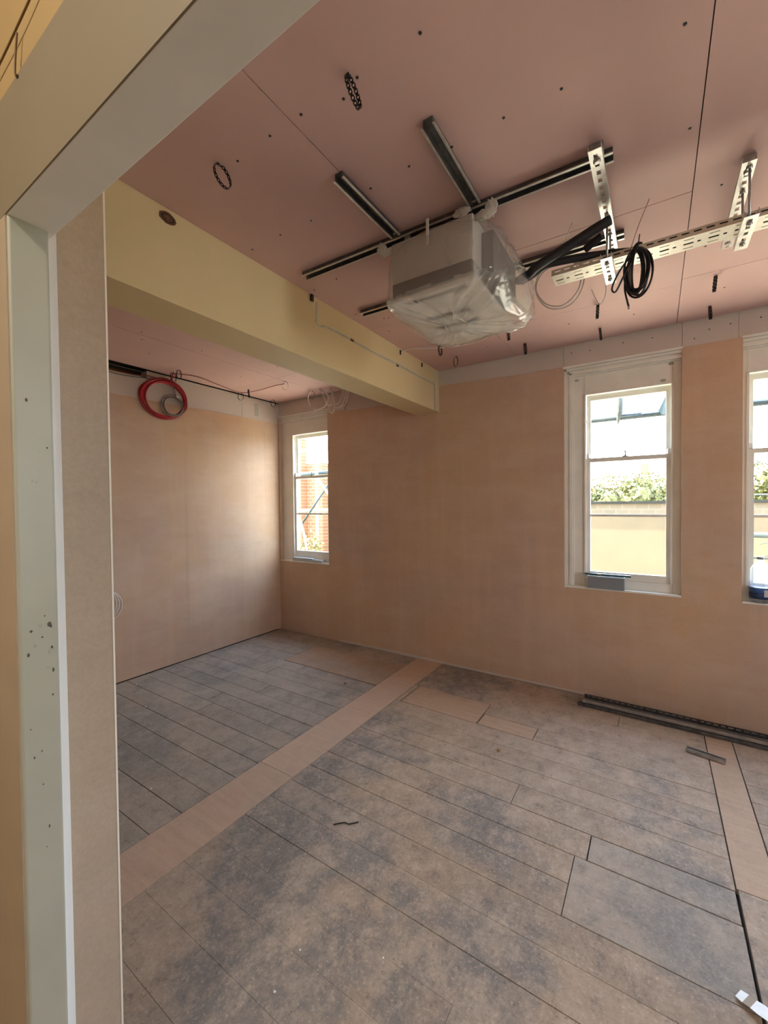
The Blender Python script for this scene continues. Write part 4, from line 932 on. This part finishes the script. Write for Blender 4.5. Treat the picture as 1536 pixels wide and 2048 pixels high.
bm = bmesh.new(); bm_lathe(bm, [(0.16, 0.0), (0.16, -0.02), (0.15, -0.03)], (-0.6, -0.9, 2.95), 24); fix(bm); child(mesh_obj('fill_lamp_base', bm, M_WHITE), lamp)
mm, nt, b = newmat('fill_lamp_opal'); b.inputs['Base Color'].default_value = (0.9, 0.85, 0.75, 1); b.inputs['Emission Color'].default_value = (1.0, 0.92, 0.80, 1); b.inputs['Emission Strength'].default_value = FILL_LAMP
bm = bmesh.new(); bm_lathe(bm, [(0.145, -0.03), (0.14, -0.05), (0.11, -0.075), (0.05, -0.09)], (-0.6, -0.9, 2.95), 24); fix(bm); child(mesh_obj('fill_lamp_diffuser', bm, mm), lamp)

# ================================================================== OUTSIDE
def brick_mat(name, c1, c2, mortar, scale):
    m, nt, b = newmat(name); tcn = nt.nodes.new('ShaderNodeNewGeometry'); mp = nt.nodes.new('ShaderNodeMapping'); mp.inputs['Rotation'].default_value = (PI/2, 0, 0)
    br = nt.nodes.new('ShaderNodeTexBrick'); br.inputs['Scale'].default_value = scale; br.inputs['Color1'].default_value = c1+(1,); br.inputs['Color2'].default_value = c2+(1,); br.inputs['Mortar'].default_value = mortar+(1,); br.inputs['Mortar Size'].default_value = 0.02
    nt.links.new(tcn.outputs['Position'], mp.inputs[0]); nt.links.new(mp.outputs[0], br.inputs[0]); nt.links.new(br.outputs[0], b.inputs['Base Color']); b.inputs['Roughness'].default_value = 0.9
    return m
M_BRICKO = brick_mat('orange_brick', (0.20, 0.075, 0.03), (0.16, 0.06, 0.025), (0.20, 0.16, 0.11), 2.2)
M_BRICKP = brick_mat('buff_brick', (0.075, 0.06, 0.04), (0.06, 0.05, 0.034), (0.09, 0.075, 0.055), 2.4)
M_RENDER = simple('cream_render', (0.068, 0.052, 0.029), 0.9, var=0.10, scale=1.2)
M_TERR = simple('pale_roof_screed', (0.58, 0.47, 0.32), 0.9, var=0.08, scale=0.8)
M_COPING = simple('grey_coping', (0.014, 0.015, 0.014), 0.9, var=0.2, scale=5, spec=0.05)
M_GRASS = simple('rough_grass', (0.12, 0.13, 0.03), 0.95, var=0.3, scale=0.5)
M_SCAFF = simple('scaffold_tube', (0.03, 0.042, 0.048), 0.6, spec=0.1, var=0.15, scale=20)
M_SCAFFP = simple('pale_scaffold_tube', (0.30, 0.28, 0.20), 0.5, metal=0.2, var=0.15, scale=20)
M_RAG = simple('grey_rag', (0.05, 0.058, 0.055), 0.9, var=0.3, scale=40)
M_TARP = simple('blue_sheet', (0.02, 0.045, 0.06), 0.6, var=0.2, scale=15)
M_TILE = simple('roof_tiles', (0.16, 0.07, 0.04), 0.9, var=0.2, scale=6)
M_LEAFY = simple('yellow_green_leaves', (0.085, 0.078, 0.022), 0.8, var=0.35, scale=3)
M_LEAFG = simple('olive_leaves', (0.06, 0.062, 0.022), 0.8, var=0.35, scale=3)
M_LEAFD = simple('dark_conifer', (0.035, 0.06, 0.045), 0.8, var=0.3, scale=8)
M_BARK = simple('bark', (0.06, 0.045, 0.03), 0.9)
struct(box('ground', (-120, D+WT+0.02, -0.5), (120, 160, -0.3), M_GRASS), 'grassy ground stretching away outside the windows', 'ground')
struct(box('terrace', (-6.6, D+WT, -0.30), (10, 8.9, -0.02), M_TERR), 'sunlit pale screed terrace outside the windows', 'terrace')
struct(box('terrace_side', (XR+WT, -6, -0.30), (10, D+WT-0.001, -0.02), M_TERR), 'sunlit pale screed terrace beside the right wall', 'terrace')
bw = empty('boundary_wall', (0, 9.1, -0.02)); tag(bw, 'cream rendered boundary wall with brick top beyond the terrace', 'wall')
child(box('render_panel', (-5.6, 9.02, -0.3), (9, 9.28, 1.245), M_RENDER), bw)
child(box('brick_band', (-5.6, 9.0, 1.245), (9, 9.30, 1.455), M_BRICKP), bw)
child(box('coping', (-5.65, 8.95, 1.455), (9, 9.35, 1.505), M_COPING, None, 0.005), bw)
# scaffold outside the windows
sc = empty('scaffold', (0, 4.6, -0.02)); tag(sc, 'grey scaffold tubes standing outside the right-hand windows', 'scaffold')
P = lambda n, pts, r=0.0242, mt=M_SCAFF: child(tube(n, pts, r, mt, None, 10, 0), sc)
P('ledger', [(-2.2, 4.6, 2.303), (4.5, 4.6, 2.308)], 0.027); P('ledger', [(0.36, 4.6, 1.209), (4.5, 4.6, 1.209)]); P('ledger', [(0.36, 5.5, 1.555), (4.5, 5.5, 1.552)], 0.009); P('ledger', [(0.36, 4.7, 1.005), (4.5, 4.7, 1.0)], 0.008)
P('standard', [(-2.2, 4.64, -0.02), (-2.2, 4.64, 4.2)]); P('standard', [(1.25, 4.64, -0.02), (1.25, 4.64, 4.2)]); P('standard', [(4.4, 4.64, -0.02), (4.4, 4.64, 4.2)])
P('standard', [(0.33, 4.64, -0.02), (0.33, 4.64, 2.45)])
bm = bmesh.new(); bm_tube(bm, spline([(-0.318, 4.6, 2.60), (-0.30, 4.585, 2.52), (-0.288, 4.57, 2.42), (-0.29, 4.575, 2.34), (-0.298, 4.58, 2.28), (-0.30, 4.585, 2.235)], 4), [0.030, 0.032, 0.036, 0.032, 0.030, 0.029, 0.033, 0.030, 0.031, 0.029, 0.030, 0.028, 0.030, 0.024, 0.020, 0.018, 0.015, 0.012, 0.008, 0.006, 0.003], 8); fix(bm)
tag(mesh_obj('tied_rag', bm, M_RAG), 'grey rag tied round the scaffold tube outside the middle window', 'rag')
bm = bmesh.new(); bm_prism(bm, [(0.085, 4.56, 2.47), (0.020, 4.57, 2.325), (0.045, 4.57, 2.29), (0.072, 4.565, 2.285), (0.080, 4.56, 2.20), (0.10, 4.56, 2.20), (0.10, 4.56, 2.47)], (0, 0, 0), (0, 0.012, 0)); fix(bm)
tag(mesh_obj('sheet_scrap', bm, M_TARP), 'blue sheeting scrap hanging from the scaffold tube by the window edge', 'sheet')
# trees behind the boundary wall
def tree(x, y, h, w_, mat, lab, seed, base=-0.3):
    r2 = random.Random(seed); root = empty('tree', (x, y, base)); tag(root, lab, 'tree', 'trees beyond the boundary wall')
    child(tube('trunk', [(x, y, base), (x+0.05, y, base+h*0.5), (x, y, base+h*0.8)], [0.12]*6+[0.1]*6+[0.08], M_BARK, None, 6), root)
    bm = bmesh.new()
    for k in range(16):
        m = Matrix.Translation((x+r2.uniform(-.7, .7)*w_, y+r2.uniform(-.5, .5)*w_, base+h*r2.uniform(.55, .86)))
        g = bmesh.ops.create_icosphere(bm, subdivisions=3, radius=w_*r2.uniform(.14, .28), matrix=m)
        for v in g['verts']: v.co += Vector((r2.uniform(-1, 1), r2.uniform(-1, 1), r2.uniform(-1, 1)))*w_*0.07
    # leaf cards breaking up the outline
    for k in range(1100):
        a = r2.uniform(0, 2*PI); c = Vector((x+math.cos(a)*w_*r2.uniform(.2, 1.15), y+math.sin(a)*w_*r2.uniform(.2, .9), base+h*r2.uniform(.45, 1.0)))
        s = w_*r2.uniform(.022, .05); u = Vector((r2.uniform(-1, 1), r2.uniform(-1, 1), r2.uniform(-1, 1))).normalized(); v = u.cross(Vector((r2.uniform(-1, 1), 1, .3))).normalized()
        bm.faces.new([bm.verts.new(c+u*s), bm.verts.new(c+v*s*.6), bm.verts.new(c-u*s), bm.verts.new(c-v*s*.6)])
    child(mesh_obj('crown', bm, mat), root)
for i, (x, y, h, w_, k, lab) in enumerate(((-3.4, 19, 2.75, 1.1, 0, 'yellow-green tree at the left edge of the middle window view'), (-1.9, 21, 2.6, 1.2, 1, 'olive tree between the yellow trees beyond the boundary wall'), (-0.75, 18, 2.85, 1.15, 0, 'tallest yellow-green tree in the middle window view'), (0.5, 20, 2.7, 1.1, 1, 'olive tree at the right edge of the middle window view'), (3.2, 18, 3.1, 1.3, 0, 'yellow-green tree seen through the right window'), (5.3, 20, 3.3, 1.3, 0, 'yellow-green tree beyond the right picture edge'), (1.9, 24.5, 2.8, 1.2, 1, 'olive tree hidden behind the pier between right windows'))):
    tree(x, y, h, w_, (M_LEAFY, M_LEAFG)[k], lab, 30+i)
def house(x, y, wd, hw, hr, lab):
    root = empty('house', (x, y, -0.3)); tag(root, lab, 'house', 'distant houses')
    child(box('house_wall', (x-wd/2, y-2, -0.3), (x+wd/2, y+2, hw), M_BRICKO), root)
    bm = bmesh.new(); bm_prism(bm, [(x-wd/2-.2, y-2.3, hw), (x-wd/2-.2, y+2.3, hw), (x-wd/2-.2, y, hr)], (0, 0, 0), (wd+.4, 0, 0)); fix(bm); child(mesh_obj('roof', bm, M_TILE), root)
    child(box('chimney', (x-wd/2+.4, y-.3, hr-.6), (x-wd/2+.9, y+.3, hr+.6), M_BRICKO), root)
    for k in range(3):
        xx = x-wd/2+wd*(k+.5)/3; child(box('house_window', (xx-.4, y-2.05, 0.9), (xx+.4, y-1.98, 1.9), M_SCAFF), root)
house(-4.6, 34, 5, 2.4, 3.9, 'distant red-roofed house left of the trees'); house(1.2, 36, 5, 2.2, 3.6, 'distant red-roofed house right of the trees')
# conifer by the right window
root = empty('conifer', (1.12, 5.9, -0.02)); tag(root, 'dark young conifer outside the right window', 'conifer')
child(tube('trunk', [(1.12, 5.9, -0.02), (1.12, 5.9, 1.55)], [0.03, 0.008], M_BARK, None, 6, 0), root)
rk = random.Random(2)
for k in range(26):
    z = 0.15+k*0.05; L = 0.42*(1-z/1.75); a = k*2.4; bm = bmesh.new(); tip = Vector((1.12+L*math.cos(a), 5.9+L*math.sin(a), z+0.03)); b0 = Vector((1.12, 5.9, z+0.10)); d = (tip-b0)
    bm_tube(bm, [b0, b0+d*.5, tip], [0.008, 0.006, 0.002], 4)
    for j in range(9):
        c = b0+d*(0.2+0.09*j); side = d.cross(Vector((0, 0, 1))).normalized()
        for s in (-1, 1): bm_tube(bm, [c, c+side*(s*0.05*(1.1-0.09*j))+d.normalized()*0.03], [0.006, 0.002], 3)
    child(mesh_obj('branch', bm, M_LEAFD), root)
# brick neighbour and its scaffold seen through the narrow window
nb = empty('brick_building', (-9.6, 11, -0.3)); tag(nb, 'orange brick building seen through the narrow bay window', 'building')
child(box('building_wall', (-13, 10.6, -0.3), (-9.35, 13.0, 2.9), M_BRICKO), nb); child(box('building_wall', (-13, 10.3, -0.3), (-10.05, 10.6, 4.6), M_BRICKO), nb)
child(box('building_wall', (-9.35, 11.4, -0.3), (-7.9, 13.0, 2.35), M_BRICKO), nb)
bm = bmesh.new(); bm_prism(bm, [(-9.5, 11.2, 2.35), (-9.5, 13.2, 2.35), (-9.5, 12.2, 3.3)], (0, 0, 0), (1.9, 0, 0)); fix(bm); child(mesh_obj('roof', bm, M_BRICKP), nb)
for z0, z1 in ((1.25, 2.1), (-0.1, 0.8)):
    wn = child(box('building_window', (-8.85, 11.36, z0), (-8.35, 11.42, z1), M_RENDER), nb)
    q = box('window_pane', (-8.80, 11.34, z0+.05), (-8.40, 11.37, z1-.05), M_SCAFF); q.parent = wn
s2 = empty('scaffold', (-8.2, 9.0, -0.02)); tag(s2, 'pale scaffold frame in front of the orange brick building', 'scaffold')
P2 = lambda n, pts, r=0.03, mt=M_SCAFFP: child(tube(n, pts, r, mt, None, 8, 0), s2)
P2('standard', [(-8.15, 9.0, -0.3), (-8.15, 9.0, 4.0)], 0.045); P2('standard', [(-7.30, 9.0, -0.3), (-7.30, 9.0, 4.0)], 0.04, M_SCAFF); P2('ledger', [(-9.2, 9.0, 1.33), (-7.2, 9.0, 1.36)], 0.045); P2('ledger', [(-9.2, 9.0, 3.05), (-7.2, 9.0, 3.1)], 0.04); P2('brace', [(-8.7, 8.95, 0.95), (-7.5, 8.95, 2.25)], 0.028, M_SCAFF); P2('brace', [(-8.1, 8.93, 2.3), (-7.4, 8.93, 1.5)], 0.035)
P2('platform', [(-9.2, 9.2, 2.42), (-7.2, 9.2, 2.45)], 0.06, M_SCAFF)
pipe = tag(tube('drain_hose', [(-5.35, 5.6, -0.02), (-5.33, 5.62, 0.5), (-5.42, 5.62, 0.95), (-5.48, 5.6, 1.2)], 0.02, M_SCAFFP, None, 8), 'pale curved pipe just outside the narrow window', 'pipe')
for i, (x, y) in enumerate(((-8.6, 8.2), (-7.3, 7.5), (-6.5, 6.2))):
    r2 = random.Random(60+i); root = empty('shrub', (x, y, -0.3)); tag(root, ('yellow-leaved shrub at the foot of the brick building', 'yellow-leaved shrub before the pale scaffold', 'yellow-leaved shrub half hidden by the window edge')[i], 'shrub', 'yellow shrubs')
    bm = bmesh.new()
    for k in range(520):
        d = Vector((r2.gauss(0, 1), r2.gauss(0, 1), r2.gauss(0, 1))).normalized()*r2.uniform(.25, .62); c = Vector((x, y, 0.30))+d; c.z = max(c.z, -0.25)
        s = r2.uniform(.03, .07); u = Vector((r2.uniform(-1, 1), r2.uniform(-1, 1), r2.uniform(-1, 1))).normalized(); v = u.cross(Vector((.3, 1, .2))).normalized()
        bm.faces.new([bm.verts.new(c+u*s), bm.verts.new(c+v*s*.5), bm.verts.new(c-u*s), bm.verts.new(c-v*s*.5)])
    child(mesh_obj('foliage', bm, M_LEAFY), root)
    child(tube('stem', [(x, y, -0.3), (x+.03, y, 0.0), (x, y, 0.35)], 0.03, M_BARK, None, 6), root)
